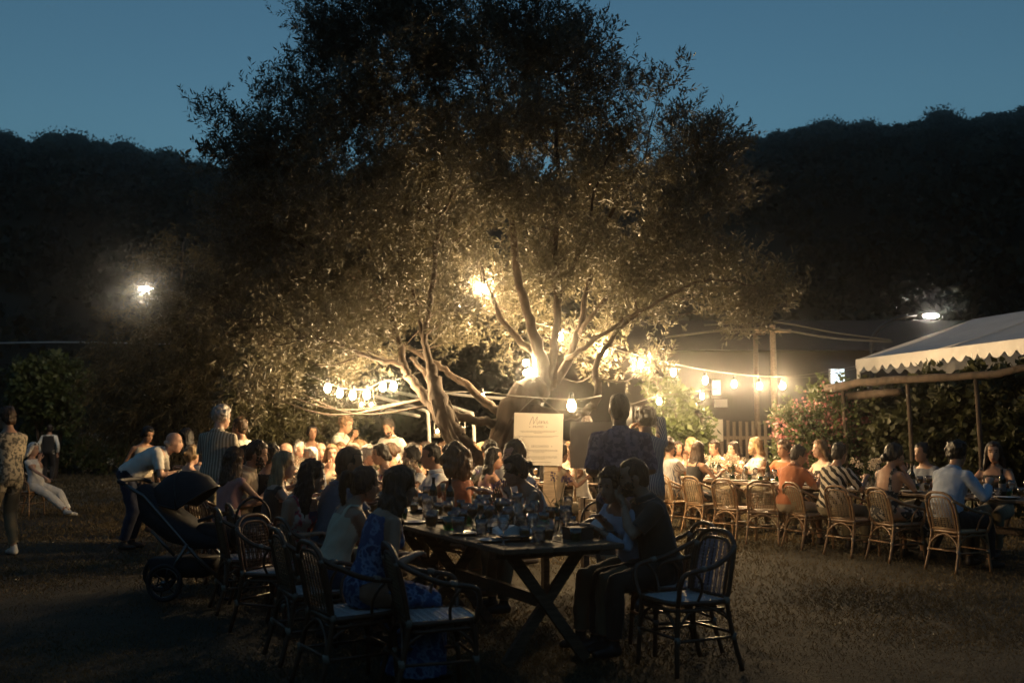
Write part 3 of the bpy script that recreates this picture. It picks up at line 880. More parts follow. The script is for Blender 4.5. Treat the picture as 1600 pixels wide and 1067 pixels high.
point(fl_, 'cluster_light', (0, -.02, 0), 62 * LAMP, WARM, .09)
# candle lanterns hung from branches and poles
M['flame'] = emit('candle_flame', (1.0, 0.62, 0.25), 25, 1)
def lantern(x, y, d, label):
    q = P(x, y, d)
    t = thing('hanging_lantern', label, 'lantern', q, group='hanging candle jars')
    MB().lathe([(.001, -.075), (.04, -.075), (.05, -.06), (.055, .0), (.05, .045), (.045, .06)], 12).build('jar', M['glass'], t)
    MB().lathe([(.001, -.065), (.04, -.065), (.04, -.01), (.001, -.01)], 10).build('candle', M['wax'], t)
    MB().ball((0, 0, .012), (.009, .009, .02), 6, 6).build('flame', M['flame'], t)
    MB().tube(arc([(-.048, 0, .05), (-.03, 0, .16), (0, 0, .26), (.03, 0, .16), (.048, 0, .05)], 4), .004, 5).build('handle', M['steel'], t)
    point(t, 'candle_light', (0, 0, .02), 2.2 * LAMP, (1.0, .55, .2), .02)
lantern(565, 634, 15.3, 'left candle jar hanging at the edge of the leafy shrub')
lantern(580, 634, 15.3, 'right of the two candle jars hanging by the leafy shrub')
lantern(683, 676, 15.0, 'candle jar hanging on a rod left of the leaning trunk')
lantern(722, 673, 15.0, 'candle jar hanging behind the leaning trunk')
# steel frame of an open shelter behind the tree
M['steel_white'] = mat('painted_steel', (0.62, 0.60, 0.56), 0.4, 0.06)
fr = thing('pipe_frame', 'pale steel pipe frame of an open shelter behind the leaning trunk', 'frame', G(660, 17.5))
b0 = G(660, 17.5)
def pipe(pts, nm): MB().tube([q - b0 for q in arc(pts, 5)], .03, 8).build(nm, M['steel_white'], fr)
pipe([P(560, 612, 19.5), P(620, 628, 18.3), P(660, 640, 17.5), P(668, 645, 17.4), P(669, 654, 17.4), P(671, 700, 17.4), P(671, 720, 17.4) * [1, 1, 0]], 'rafter')
pipe([P(590, 606, 20.0), P(660, 622, 18.6), P(730, 643, 17.5), P(738, 648, 17.4), P(739, 658, 17.4), P(741, 690, 17.4), P(741, 720, 17.4) * [1, 1, 0]], 'rafter')
pipe([P(540, 620, 19.8), P(600, 638, 18.6), P(655, 650, 17.6)], 'rafter')
pipe([P(690, 612, 19.8), P(730, 618, 19.5), P(820, 625, 19)], 'purlin')
# lit lamp box on the house and the white lit sign
M['box_glow'] = emit('lamp_box_glow', (1.0, 0.70, 0.38), 1.6)
q = P(1119, 610, 27.5)
lb_ = thing('wall_lamp_box', 'boxy wall lamp on the house, just beyond the string of bulbs', 'wall lamp', q)
MB().box((0, .05, .05), (.26, .2, .5)).build('housing', M['dark_metal'], lb_, False)
MB().box((0, -.06, .08), (.22, .02, .40)).build('lens', M['box_glow'], lb_, False)
MB().box((0, .3, .0), (.06, .4, .06)).build('bracket', M['dark_metal'], lb_, False)
MB().box((.12, -.02, -.35), (.34, .1, .22)).build('junction_box', M['white_post'], lb_, False)
q = P(1309, 589, 24)
M['sign_glow'] = emit('lit_sign_face', (0.72, 0.90, 1.0), 1.7)
sg = thing('lit_sign', 'white lit sign box with a black scrawl beside the marquee post', 'sign', q)
MB().box((0, .08, 0), (.34, .14, .40)).build('cabinet', M['white_post'], sg, False)
MB().box((0, 0, 0), (.31, .012, .37)).build('face', M['sign_glow'], sg, False)
MB().tube(arc([(-.06, -.012, .09), (.06, -.012, .10), (-.03, -.012, -.02), (.0, -.012, -.05), (.07, -.012, -.03)], 5), .011, 6).build('emblem', M['ink'], sg)
MB().tube([(0, .09, -.2), (0, .09, -q[2])], .03, 8).build('post', M['dark_metal'], sg)
point(sg, 'sign_light', (0, -.25, 0), 5, (.75, .9, 1.0), .15)
# street lamps
def street_lamp(q, label, w, dirx):
    g = np.array([q[0] - dirx * 1.6, q[1], 0])
    t = thing('street_lamp', label, 'street lamp', g)
    hgt = q[2]
    MB().tube([(0, 0, 0), (0, 0, hgt * .55), (.02 * dirx, 0, hgt - .9)] + [(dirx * (1.55 - 1.55 * math.cos(a) ** .8) , 0, hgt - .9 + .9 * math.sin(a)) for a in np.linspace(.2, 1.45, 7)], np.linspace(.08, .035, 10), 8).build('pole', M['dark_metal'], t)
    MB().ball((dirx * 1.62, 0, hgt + .04), (.32, .12, .06), 10, 6).build('head', M['dark_metal'], t)
    MB().ball((dirx * 1.65, -.02, hgt - .03), (.22, .13, .05), 10, 6).build('lens', M['lamp_white'], t)
    point(t, 'lamp_light', (dirx * 1.65, 0, hgt - .14), w * 1.5, (1.0, .80, .55), .12)
street_lamp(P(1451, 492, 27), 'curved street lamp rising behind the marquee', 10, 1)
street_lamp(P(231, 450, 29), 'far street lamp glowing against the dark hill on the left', 170, -1)
q = P(1474, 493, 60)
t = thing('distant_lamp', 'tiny distant lamp to the right of the curved street lamp', 'lamp', q)
MB().ball((0, 0, 0), .05, 8, 6).build('globe', M['lamp_white'], t); MB().tube([(0, 0, -.05), (0, 0, -q[2])], .04, 6).build('pole', M['steel'], t)
# utility pole and cables
q = P(1207, 508, 24.5)
up_ = thing('utility_pole', 'slim pole behind the string of bulbs with cables at its top', 'pole', (q[0], q[1], 0))
MB().tube([(0, 0, -.1), (0, 0, q[2])], [.09, .07], 10).build('post', M['wood_pale'], up_)
MB().box((0, 0, q[2] - .15), (.9, .08, .08)).build('crossarm', M['wood_pale'], up_, False)
q2 = P(1180, 516, 25.5)
up2 = thing('utility_pole', 'second dimmer pole just left of the slim pole', 'pole', (q2[0], q2[1], 0))
MB().tube([(0, 0, -.1), (0, 0, q2[2])], [.08, .06], 8).build('post', M['wood'], up2)
MB().tube([(-.25, 0, q2[2] - .1), (.25, 0, q2[2] - .1)], .025, 6).build('crossarm', M['wood'], up2)
cable('overhead_cable', 'upper overhead cable from the pole to the marquee', [P(1100, 508, 25), P(1207, 503, 24.5), P(1300, 519, 24), P(1392, 531, 24)], .02)
cable('overhead_cable', 'lower thick overhead cable from the pole to the marquee', [P(1040, 527, 25), P(1130, 516, 24.8), P(1207, 514, 24.5), P(1300, 528, 24), P(1395, 534, 24)], .03)
cable('power_line', 'faint power line across the dark hill on the left', [P(-60, 537, 44), P(60, 535, 44), P(150, 535, 44), P(280, 538, 44)], .035, 'steel', 'cable')

# ------------------------------------------------------------------ menu board
q = P(841, 686, 11.9)
mn = thing('menu_board', 'large cream menu board hung on a wooden stake in front of the tree', 'menu board', (q[0], q[1], 0), R(-3))
zb = q[2]
bw, bh = .585, .615
MB().box((0, 0, zb), (bw, .02, bh), roty(R(1.5))).build('board', M['paper'], mn, False)
MB().tube(arc([(-.24, 0, zb + bh / 2), (-.1, .05, zb + bh / 2 + .14), (.0, .1, zb + bh / 2 + .2), (.1, .05, zb + bh / 2 + .12), (.26, 0, zb + bh / 2)], 4), .006, 5).build('rope', M['cable'], mn)
MB().box((.13, .05, zb / 2 + .05), (.16, .06, zb + .1), roty(R(4))).build('stake', M['wood_pale'], mn, False)
def text(body, size, z, x=0.0, shear=0.0, space=1.0):
    cu = bpy.data.curves.new('lettering', 'FONT')
    cu.body = body; cu.size = size; cu.align_x = 'CENTER'; cu.align_y = 'CENTER'; cu.shear = shear; cu.space_character = space
    cu.extrude = .0006
    o = bpy.data.objects.new('lettering', cu); COL.objects.link(o)
    dg = bpy.context.evaluated_depsgraph_get()
    me = bpy.data.meshes.new_from_object(o.evaluated_get(dg))
    bpy.data.objects.remove(o)
    me.materials.clear(); me.materials.append(M['ink'])
    l = obj('lettering', me, mn, (x, -.0125, z)); l.rotation_euler = (math.pi / 2, 0, 0)
text('PRIMO', .036, zb + .145, 0, 0, 1.3)
text('SECONDO', .036, zb - .085, .02, 0, 1.3)
text('•', .04, zb + .143, -.10); text('•', .04, zb + .143, .10)
text('•', .04, zb - .087, -.12); text('•', .04, zb - .087, .16)
def stroke(pts, r): MB().tube([(a * .0061, -.0125, zb + .212 + b * .0061) for a, b in arc2(pts)], r, 5, flat=1.0).build('lettering', M['ink'], mn)
def arc2(pts): return [(q[0], q[2]) for q in arc([(a, 0, b) for a, b in pts], 6)]
# the word Menu in a flowing hand
stroke([(-17, -6), (-13, 4), (-10, 9), (-9.5, 2), (-9, -5), (-5, 3), (-1.5, 9), (-2.4, 1), (-2, -5), (0, -4.5)], .0022)
stroke([(0, -3), (3, -1.5), (4, .8), (2.4, 1.6), (1.2, -1), (2.2, -4), (5, -4)], .0017)
stroke([(5, -4), (6.5, .5), (6.8, -4.2), (8.5, 0), (10.5, .6), (10.6, -3.6), (12, -4.2)], .0017)
stroke([(12, -4), (13, .6), (13, -3.4), (15, -4.2), (17.5, .7), (17.4, -3.6), (20, -4)], .0017)
# the small print: lines too fine to read
for z, w_ in ((.098, .44), (.085, .40), (.072, .10), (.035, .46), (.022, .36), (-.13, .44), (-.143, .46), (-.156, .12), (-.205, .42), (-.218, .44), (-.231, .16), (-.272, .30)):
    mb = MB(); x = -w_ / 2
    while x < w_ / 2:
        l = rng.uniform(.008, .03); mb.box((x + l / 2, -.0115, zb + z), (l, .002, .0042)); x += l + .006
    mb.build('small_print', M['ink'], mn, False)
q = P(915, 695, 13.4)
sb_ = thing('grey_board', 'plain grey board standing behind the tall standing man', 'board', (q[0], q[1], 0), R(8))
MB().box((.1, 0, q[2] - .0), (.62, .02, .62)).build('panel', mat('grey_board', (.13, .12, .115), .7, .06, 4), sb_, False)
for x in (-.12, .3): MB().tube([(x, .03, q[2]), (x * 1.3, .08, 0)], .018, 6).build('leg', M['wood_pale'], sb_)

# ------------------------------------------------------------------ tables
TW, TL, TZ = .86, 2.1, .76
plank_me = MB()
def bev(w, l, h, b=.006):      # bevelled plank, long along y
    m_ = MB()
    x, y = w / 2, l / 2
    rings = []
    for z, i in ((-h / 2, b), (-h / 2 + b, 0), (h / 2 - b, 0), (h / 2, b)):
        rings.append([(-x + i, -y + i, z), (x - i, -y + i, z), (x - i, y - i, z), (-x + i, y - i, z)])
    return m_.loft(rings)
pl_me = bev(TW / 5 - .006, TL - .01, .035).mesh('plank', M['wood'], False)
cross_me = bev(.09, TW - .1, .05).mesh('cross_bar', M['wood'], False)
def table(n0, u0, label, group):
    c = NU(n0, u0 + TL / 2)
    t = thing('trestle_table', label, 'table', c, math.atan2(UD[1], UD[0]) - math.pi / 2, group)
    for i in range(5):
        o = obj('plank', pl_me, t, ((i - 2) * TW / 5, 0, TZ - .0175 + rng.normal() * .001))
    for s_ in (-1, 1):
        yy_ = s_ * (TL / 2 - .28)
        obj('cross_bar', cross_me, t, (0, yy_, TZ - .062)).rotation_euler = (0, 0, math.pi / 2)
        for k in (-1, 1):
            MB().box((0, yy_ + k * .025, .36), (.07, .04, .90), roty(R(38) * k)).build('leg', M['wood'], t, False)
    MB().box((0, 0, .38), (.05, TL - .6, .08)).build('stretcher', M['wood'], t, False)
    return t
NT1, NT2, NT3 = 3.02, 7.0, 9.95
ordn = ['nearest', 'second', 'third', 'farthest']
for i in range(4): table(NT1, 5.55 + i * (TL + .01), '%s section of the long dark wooden table in the foreground' % ordn[i], 'sections of the near long table')
for i in range(2): table(NT2, 12.6 + i * (TL + .01), ('near' if i == 0 else 'far') + ' section of the wooden table behind the menu board', 'sections of the middle table')
for i in range(4): table(NT3, 6.9 + i * (TL + .01), '%s section of the long table in front of the bougainvillea' % ordn[i], 'sections of the right long table')

# ------------------------------------------------------------------ tableware
glass_me = MB().lathe([(.001, .004), (.028, .004), (.031, .01), (.038, .06), (.041, .105), (.0395, .105), (.036, .06), (.028, .014), (.001, .012)], 12).mesh('drinking_glass', M['glass'])
green_me = MB().lathe([(.001, .004), (.03, .004), (.038, .03), (.043, .085), (.041, .085), (.036, .03), (.001, .012)], 12).mesh('green_tumbler', M['green_glass'])
wine_me = MB().lathe([(.001, .002), (.034, .003), (.006, .012), (.004, .05), (.005, .085), (.03, .11), (.041, .145), (.036, .195), (.0345, .195), (.039, .145), (.028, .113), (.001, .095)], 12).mesh('wine_glass', M['glass'])
plate_p = [(.001, .003), (.09, .003), (.11, .012), (.135, .02), (.136, .023), (.11, .016), (.088, .008), (.001, .008)]
plate_me = MB().lathe(plate_p, 24).mesh('plate', M['ceramic'])
charger_me = MB().lathe([(a * 1.22, b * .7) for a, b in plate_p], 24).mesh('charger_plate', M['dark_ceramic'])
bot_p = [(.001, .002), (.034, .002), (.037, .01), (.037, .19), (.034, .21), (.018, .24), (.014, .255), (.0135, .30), (.0155, .302), (.0155, .312), (.0, .313)]
caraf_me = MB().lathe([(.001, .004), (.04, .004), (.046, .02), (.05, .06), (.044, .11), (.026, .155), (.023, .175), (.035, .215), (.0335, .215), (.021, .175), (.024, .155), (.041, .11), (.047, .06), (.001, .014)], 14).mesh('carafe', M['glass'])
nap = MB()
gx_, gy_ = np.meshgrid(np.linspace(-1, 1, 9), np.linspace(-1, 1, 7))
hz_ = .018 + .012 * np.sin(gx_ * 3 + gy_) + .022 * np.exp(-((gx_ - .3) ** 2) * 6)
top_ = np.stack([gx_ * .11, gy_ * .065 + .012 * np.sin(gx_ * 2), hz_], -1).reshape(-1, 3)
bot_ = top_ * [1.02, 1.03, 0] + [0, 0, .001]
q_ = [(j * 9 + i, j * 9 + i + 1, (j + 1) * 9 + i + 1, (j + 1) * 9 + i) for j in range(6) for i in range(8)]
nap.add(top_, np.array(q_)); nap.add(bot_, np.array(q_)[:, ::-1])
edge = [j for j in range(9)] + [j * 9 + 8 for j in range(1, 7)] + [54 + j for j in range(7, -1, -1)] + [j * 9 for j in range(5, 0, -1)]
nap.add(np.concatenate([top_[edge], bot_[edge]]), np.array([(i, (i + 1) % len(edge), len(edge) + (i + 1) % len(edge), len(edge) + i) for i in range(len(edge))])[:, ::-1])
napkin_me = nap.mesh('napkin', M['white_cloth'])
M['label_paper'] = mat('bottle_label', (.16, .15, .15), .7)
M['stem_green'] = mat('flower_stem', (.05, .08, .025), .6)
M['pale_flower'] = mat('pale_flower', (.62, .52, .40), .7, .2, transl=.25)
M['purple_flower'] = mat('purple_flower', (.16, .12, .26), .7, .2, transl=.2)
M['drink'] = mat('pale_wine', (.75, .48, .16), .15, .05, transl=.75)
drink_me = MB().lathe([(.001, .016), (.027, .016), (.034, .06), (.035, .07), (.001, .07)], 12).mesh('drink', M['drink'])
drinkw_me = MB().lathe([(.001, .098), (.026, .114), (.0375, .14), (.038, .150), (.001, .150)], 12).mesh('drink', M['drink'])
def one(name, me, n, u, label, cat, group, rz=0.0, z=TZ + .001, s=1.0):
    o = obj(name, me, None, NU(n, u) + [0, 0, z], rz)
    if s != 1.0: o.scale = (s, s, s)
    if name in ('drinking_glass', 'wine_glass') and rng.uniform() < .55: obj('drink', drink_me if name == 'drinking_glass' else drinkw_me, o)
    return tag(o, label, cat, group)
def bottle(n, u, label, group='wine bottles on the tables', s=1.0):
    t = thing('wine_bottle', label, 'bottle', NU(n, u) + [0, 0, TZ + .001], rng.uniform(0, 6), group)
    if group.startswith('bottles '): table_items.append((t, 'wine bottle'))
    obj('glass_body', bottle_me, t); obj('paper_label', blabel_me, t); obj('capsule', bcap_me, t)
    t.scale = (s, s, s)
bottle_me = MB().lathe(bot_p, 16).mesh('glass_body', M['bottle_glass'])
blabel_me = MB().lathe([(.0378, .06), (.0378, .15)], 16).mesh('paper_label', M['label_paper'])
bcap_me = MB().lathe([(.0148, .255), (.0142, .30), (.0165, .302), (.0165, .314), (.0, .315)], 12).mesh('capsule', M['dark_metal'])
def vase(n, u, label, m, nf=9, hgt=.22, sp=.12, head=.03, group='flower vases on the tables', dense=1):
    t = thing('flower_vase', label, 'vase', NU(n, u) + [0, 0, TZ + .001], 0, group)
    MB().lathe([(.001, .003), (.03, .003), (.034, .02), (.03, .07), (.02, .11), (.024, .135), (.0225, .135), (.018, .11), (.028, .07), (.001, .01)], 12).build('vase_body', M['glass'], t)
    sm, fm = MB(), MB()
    for i in range(nf):
        e = np.array([rng.normal() * sp, rng.normal() * sp, .15 + hgt * rng.uniform(.5, 1.0)])
        sm.tube(arc([(0, 0, .03), e * [.35, .35, .6], e], 3), .0022, 4)
        k = 26 * dense
        o = e + in_ball(k, .6) * head
        leaf_quads(fm, o, rng.normal(size=(k, 3)), head * .7, head * .55, 0)
    kl = 6 * nf
    lo = rng.normal(size=(kl, 3)) * [sp * .5, sp * .5, .04] + [0, 0, .19]
    leaf_quads(sm, lo, rng.normal(size=(kl, 3)) + [0, 0, .6], .05, .014)
    sm.build('stem', M['stem_green'], t, False)
    tag(fm.build('blossom', m, t, False), kind='stuff')
    return t
# near table, as seen: bottles, carafes, vases, napkins and a thicket of glasses
E1 = 'on the near end of the foreground table'
def at_table(x, y, z=TZ):       # table-top spot under a pixel
    r = ray(x, y); t = (z - CAMZ) / r[2]; q = np.array([0, 0, CAMZ]) + r * t
    return float(q[:2] @ ND), float(q[:2] @ UD)
for (x, y, lab) in ((703, 803, 'right-hand dark wine bottle beside the tall candle on the near table'), (677, 800, 'left-hand dark wine bottle beside the tall candle on the near table'), (668, 780, 'dark wine bottle standing behind the pair on the near table')):
    n_, u_ = at_table(x, y); bottle(n_, u_, lab)
n_, u_ = at_table(692, 800)
t = thing('candle_stick', 'tall pale candle in a slim glass between the two wine bottles', 'candle', NU(n_, u_) + [0, 0, TZ + .001])
MB().lathe([(.001, .002), (.035, .004), (.008, .012), (.006, .16), (.02, .19), (.026, .26), (.001, .262)], 12).build('glass_stem', M['glass'], t)
MB().lathe([(.0, .19), (.018, .192), (.02, .25), (.0, .252)], 10).build('wax', M['wax'], t)
for (x, y, lab) in ((808, 828, 'clear hourglass carafe near the front of the near table'), (730, 790, 'clear hourglass carafe beside the wine bottles on the near table')):
    n_, u_ = at_table(x, y); one('carafe', caraf_me, n_, u_, lab, 'carafe', 'carafes on the near table', s=1.25)
for (x, y, lab, m_, nf, hg, sp_) in ((872, 838, 'slim vase of dark purple flowers at the front of the near table', 'purple_flower', 4, .30, .07), (775, 815, 'small vase with a dark flower head on the near table', 'purple_flower', 3, .22, .04),
                        (735, 772, 'vase of mauve flowers behind the wine bottles', 'purple_flower', 7, .22, .06), (640, 775, 'full vase of cream flowers in the middle of the near table', 'pale_flower', 12, .26, .10),
                        (665, 752, 'loose spray of pale flowers in front of the dark-haired man in white', 'pale_flower', 14, .26, .12), (590, 752, 'bunch of cream roses in a tall glass beside the bun-haired woman', 'pale_flower', 9, .20, .06)):
    n_, u_ = at_table(x, y); vase(n_, u_, lab, M[m_], nf, hg, sp_, .03 if m_ != 'purple_flower' else .026)
for (x, y, a, lab) in ((805, 843, 200, 'folded white napkin at the front corner of the near table'), (938, 834, 30, 'folded white napkin in front of the couple at the right end of the table')):
    n_, u_ = at_table(x, y)
    one('charger_plate', charger_me, n_, u_, 'dark charger plate beneath the napkin at the ' + ('front corner of the near table' if a == 200 else 'right end before the couple'), 'plate', 'charger plates')
    one('plate', plate_me, n_, u_, 'pale plate beneath the napkin at the ' + ('front corner of the near table' if a == 200 else 'right end before the couple'), 'plate', 'plates', z=TZ + .014)
    o = one('napkin', napkin_me, n_, u_, lab, 'napkin', 'napkins', R(a), z=TZ + .040, s=1.25)
n_, u_ = at_table(903, 842)
t = thing('menu_box', 'small dark box beside the right-hand napkin on the near table', 'box', NU(n_, u_) + [0, 0, TZ + .001], R(30))
MB().box((0, 0, .035), (.17, .12, .07)).build('body', M['dark_ceramic'], t, False); MB().box((0, 0, .075), (.176, .126, .012)).build('lid', M['dark_wood'], t, False)
for (x, y, lab) in ((848, 835, 'green tumbler standing among the clear glasses at the front of the near table'), (668, 788, 'green tumbler left of the wine bottles'), (700, 765, 'green tumbler beyond the wine bottles')):
    n_, u_ = at_table(x, y); one('green_tumbler', green_me, n_, u_, lab, 'tumbler', 'green tumblers', s=1.15)
GL = 'clear glass in the cluster '
GF = 'clear glass among the place settings on the far half of the near table'
spots = [(820, 845), (832, 848), (842, 850), (856, 846), (884, 840), (892, 828), (850, 822), (835, 820), (820, 815), (790, 815), (782, 822), (770, 812), (760, 805), (752, 812), (745, 800), (776, 800), (760, 795), (735, 806), (720, 798),
         (748, 790), (765, 786), (790, 800), (800, 806), (860, 812), (875, 815), (888, 812), (715, 785), (725, 778), (702, 776), (690, 780), (652, 783), (645, 772), (655, 768), (682, 768), (700, 760), (712, 770), (738, 782)]
for i, (x, y) in enumerate(spots):
    n_, u_ = at_table(x, y)
    one('wine_glass' if i % 3 == 1 else 'drinking_glass', wine_me if i % 3 == 1 else glass_me, n_, u_, ('stemmed' if i % 3 == 1 else 'clear straight') + ' glass in the cluster ' + ('around the front green tumbler' if x > 812 else 'beside the front hourglass carafe' if x > 765 else 'between carafe and wine bottles' if x > 722 else 'behind the wine bottles'), 'glass', 'glasses clustered on the near table', s=rng.uniform(.92, 1.12))
for (x, y, lab) in ((700, 815, 'just left of the pair of wine bottles'), (768, 828, 'between the napkin and the wine bottles'), (662, 800, 'before the man in the slate blue shirt')):
    n_, u_ = at_table(x, y)
    one('charger_plate', charger_me, n_, u_, 'dark charger plate ' + lab, 'plate', 'charger plates')
    one('plate', plate_me, n_, u_, 'pale plate ' + lab, 'plate', 'plates', z=TZ + .014)
table_items = []
def settings(n0, u0, u1, words, group, skip=()):
    u = u0
    i = 0
    while u < u1:
        for s_ in (-1, 1):
            table_items.append((one('plate', plate_me, n0 + s_ * .28, u + .05, 'pale plate', 'plate', 'plates ' + group), 'pale plate'))
            for k in range(2):
                table_items.append((one('drinking_glass' if k else 'wine_glass', glass_me if k else wine_me, n0 + s_ * (.10 + .06 * k), u + .12 + .12 * k + rng.normal() * .02, 'clear glass', 'glass', 'glasses ' + group), 'clear tumbler' if k else 'stemmed wine glass'))
            if rng.uniform() < .5: table_items.append((one('napkin', napkin_me, n0 + s_ * .3, u + .33, 'white napkin', 'napkin', 'napkins ' + group, rng.uniform(0, 6), s=.8), 'white napkin'))
            if rng.uniform() < .45: table_items.append((one('green_tumbler', green_me, n0 + s_ * .16, u + .38, 'green tumbler', 'tumbler', 'green tumblers ' + group), 'green tumbler'))
        if i % 2 == 0: bottle(n0 + rng.normal() * .05, u + .3, 'wine bottle standing ' + words, 'bottles ' + group)
        if i % 3 == 1: table_items.append((one('carafe', caraf_me, n0 + rng.normal() * .05, u + .2, 'hourglass carafe', 'carafe', 'carafes ' + group), 'hourglass carafe'))
        u += .66; i += 1
r2 = np.random.default_rng(21)
taken = [at_table(x, y) for x, y in spots] + [at_table(703, 803), at_table(677, 800), at_table(805, 843), at_table(938, 834), at_table(903, 842), at_table(872, 838)]
cnt = 0
for trial in range(900):
    n_, u_ = NT1 + r2.uniform(-.33, .36), r2.uniform(5.75, 9.9)
    if min((n_ - a) ** 2 + (u_ - b) ** 2 for a, b in taken) < .012: continue
    taken.append((n_, u_)); cnt += 1
    kind = ('drinking_glass', 'wine_glass', 'drinking_glass', 'green_tumbler', 'wine_glass', 'plate', 'drinking_glass')[cnt % 7]
    if kind == 'bottle': bottle(n_ * .3 + NT1 * .7, u_, 'wine bottle', 'bottles on the near half of the near table')
    elif kind == 'plate':
        n2 = NT1 + (.29 if n_ > NT1 else -.29)
        table_items.append((one('plate', plate_me, n2, u_, 'plate', 'plate', 'plates on the near half of the near table', s=.8), 'small pale plate on the near table'))
    else:
        me = {'drinking_glass': glass_me, 'wine_glass': wine_me, 'green_tumbler': green_me}[kind]
        table_items.append((one(kind, me, n_, u_, 'glass', 'glass', 'glasses on the near half of the near table', s=r2.uniform(.95, 1.2)), {'drinking_glass': 'clear tumbler', 'wine_glass': 'stemmed wine glass', 'green_tumbler': 'green tumbler'}[kind] + ' on the near table')) 
    if cnt > 66: break
settings(NT1, 9.9, 13.6, 'on the far half of the near table', 'on the far half of the near table')
settings(NT2, 12.9, 16.6, 'on the table behind the menu board', 'on the middle table')
settings(NT3, 7.6, 15.0, 'on the long right-hand table', 'on the right table')
for (x, lab) in ((1362, 'bushy vase of white flowers before the woman with the bare back'), (1145, 'tall bunch of white flowers towards the far end of the right table'), (1112, 'white flowers in a vase before the dark-haired man at the far end')):
    g = PN(x, NT3); vase(NT3, float(g[:2] @ UD), lab, M['pale_flower'], 16, .22, .10, .04)
g = PN(470, NT1); vase(NT1 + .05, 12.9, 'pale flowers at the far end of the near table', M['pale_flower'], 12, .24, .10, .04)

# ------------------------------------------------------------------ rattan armchairs
def chair_parts(fm, wm, sm):
    P_ = []
    tb_ = lambda pts, r, k=5, seg=8: MB().tube(arc(pts, k), r, seg)
    def add(nm, mb_, m_): P_.append((nm, mb_.mesh(nm, m_)))
    bx_, bz = .20, .88
    # two nested bows make the back
    add('back_frame', tb_([(-.205, -.20, .43), (-.215, -.235, .62), (-.20, -.275, .80), (-.12, -.295, .872), (0, -.30, .886), (.12, -.295, .872), (.20, -.275, .80), (.215, -.235, .62), (.205, -.20, .43)], .016), fm)
    add('back_bow', tb_([(-.165, -.205, .47), (-.17, -.235, .62), (-.162, -.268, .76), (-.11, -.284, .825), (0, -.288, .838), (.11, -.284, .825), (.162, -.268, .76), (.17, -.235, .62), (.165, -.205, .47)], .011), fm)
    add('back_rail', MB().tube([(-.19, -.205, .475), (.19, -.205, .475)], .012, 8), fm)
    # woven cane of the back: crossing strips with open squares
    wv = MB()
    def by(z): return np.interp(z, [.47, .62, .76, .84], [-.205, -.235, -.268, -.288])
    def bwid(z): return np.interp(z, [.47, .62, .76, .80, .825], [.165, .17, .162, .135, .10])
    for i in range(13):
        x = -.15 + i * .025
        zt = .825 - .35 * max(0, abs(x) - .10)
        pts = [(x, by(z) + (.003 if (i % 2) else -.003), z) for z in np.linspace(.475, zt, 6)]
        wv.tube(pts, .0055, 4, flat=.35)
    for j in range(15):
        z = .49 + j * .0235
        wv.tube([(-bwid(z), by(z), z), (0, by(z) - .004, z), (bwid(z), by(z), z)], .0055, 4, flat=.35)
    add('back_weave', wv, wm)
    sf = [(-.20, -.19, .445), (-.215, .0, .45), (-.21, .16, .455), (-.15, .215, .455), (0, .225, .455), (.15, .215, .455), (.21, .16, .455), (.215, .0, .45), (.20, -.19, .445), (0, -.20, .445)]
    add('seat_frame', MB().tube(arc(sf + [sf[0]], 3)[:-1], .017, 8, closed=True), fm)
    add('seat_apron', MB().tube([np.array(q) * [.96, .96, 1] + [0, 0, -.045] for q in arc(sf + [sf[0]], 3)[:-1]], .012, 7, closed=True), fm)
    st_ = MB()
    for i in range(17):
        y = -.18 + i * .0245
        w_ = .20 if y < .15 else .20 - (y - .15) * 1.1
        st_.box((0, y, .460 + .002 * (i % 2)), (2 * w_, .0215, .006))
    for i in range(9):
        x = -.16 + i * .04
        st_.box((x, .01, .465), (.012, .40, .003))
    add('seat_weave', st_, sm)
    for s_ in (-1, 1):
        add('leg', tb_([(s_ * .205, -.20, .46), (s_ * .215, -.235, .25), (s_ * .23, -.30, .0)], .0165), fm)
        add('leg', tb_([(s_ * .205, .185, .46), (s_ * .212, .20, .25), (s_ * .225, .215, .0)], .0165), fm)
        add('arm', tb_([(s_ * .205, -.27, .80), (s_ * .255, -.20, .755), (s_ * .285, -.05, .69), (s_ * .285, .09, .665), (s_ * .275, .18, .64), (s_ * .262, .205, .57), (s_ * .24, .20, .50), (s_ * .213, .19, .44)], .0165), fm)
        add('arm_brace', tb_([(s_ * .282, .10, .655), (s_ * .272, .05, .60), (s_ * .25, .03, .53), (s_ * .218, .04, .46)], .010), fm)
        add('stretcher', MB().tube([(s_ * .217, -.245, .22), (s_ * .216, .203, .22)], .010, 7), fm)
        add('arch', tb_([(s_ * .216, -.245, .20), (s_ * .21, -.20, .34), (s_ * .205, .0, .425), (s_ * .21, .16, .34), (s_ * .216, .205, .20)], .009), fm)
    for y0, y1 in ((-.25, -.212), (.205, .198)):
        add('stretcher', MB().tube([(-.216, y0, .24), (.216, y0, .24)], .010, 7), fm)
        add('arch', tb_([(-.214, y0, .18), (-.18, (y0 + y1) / 2, .33), (0, y1, .42), (.18, (y0 + y1) / 2, .33), (.214, y0, .18)], .011), fm)
    bd = MB()
    for s_ in (-1, 1):
        for q0, q1 in (((.216, -.238, .20), (.2165, -.249, .25)), ((.212, .198, .20), (.212, .198, .25)), ((.203, -.262, .765), (.2, -.277, .80)), ((.208, -.202, .43), (.208, -.202, .475)), ((.285, .02, .68), (.284, .06, .672))):
            bd.tube([np.array(q0) * [s_, 1, 1], np.array(q1) * [s_, 1, 1]], .020, 8)
    add('binding', bd, M['binding'])
    return P_
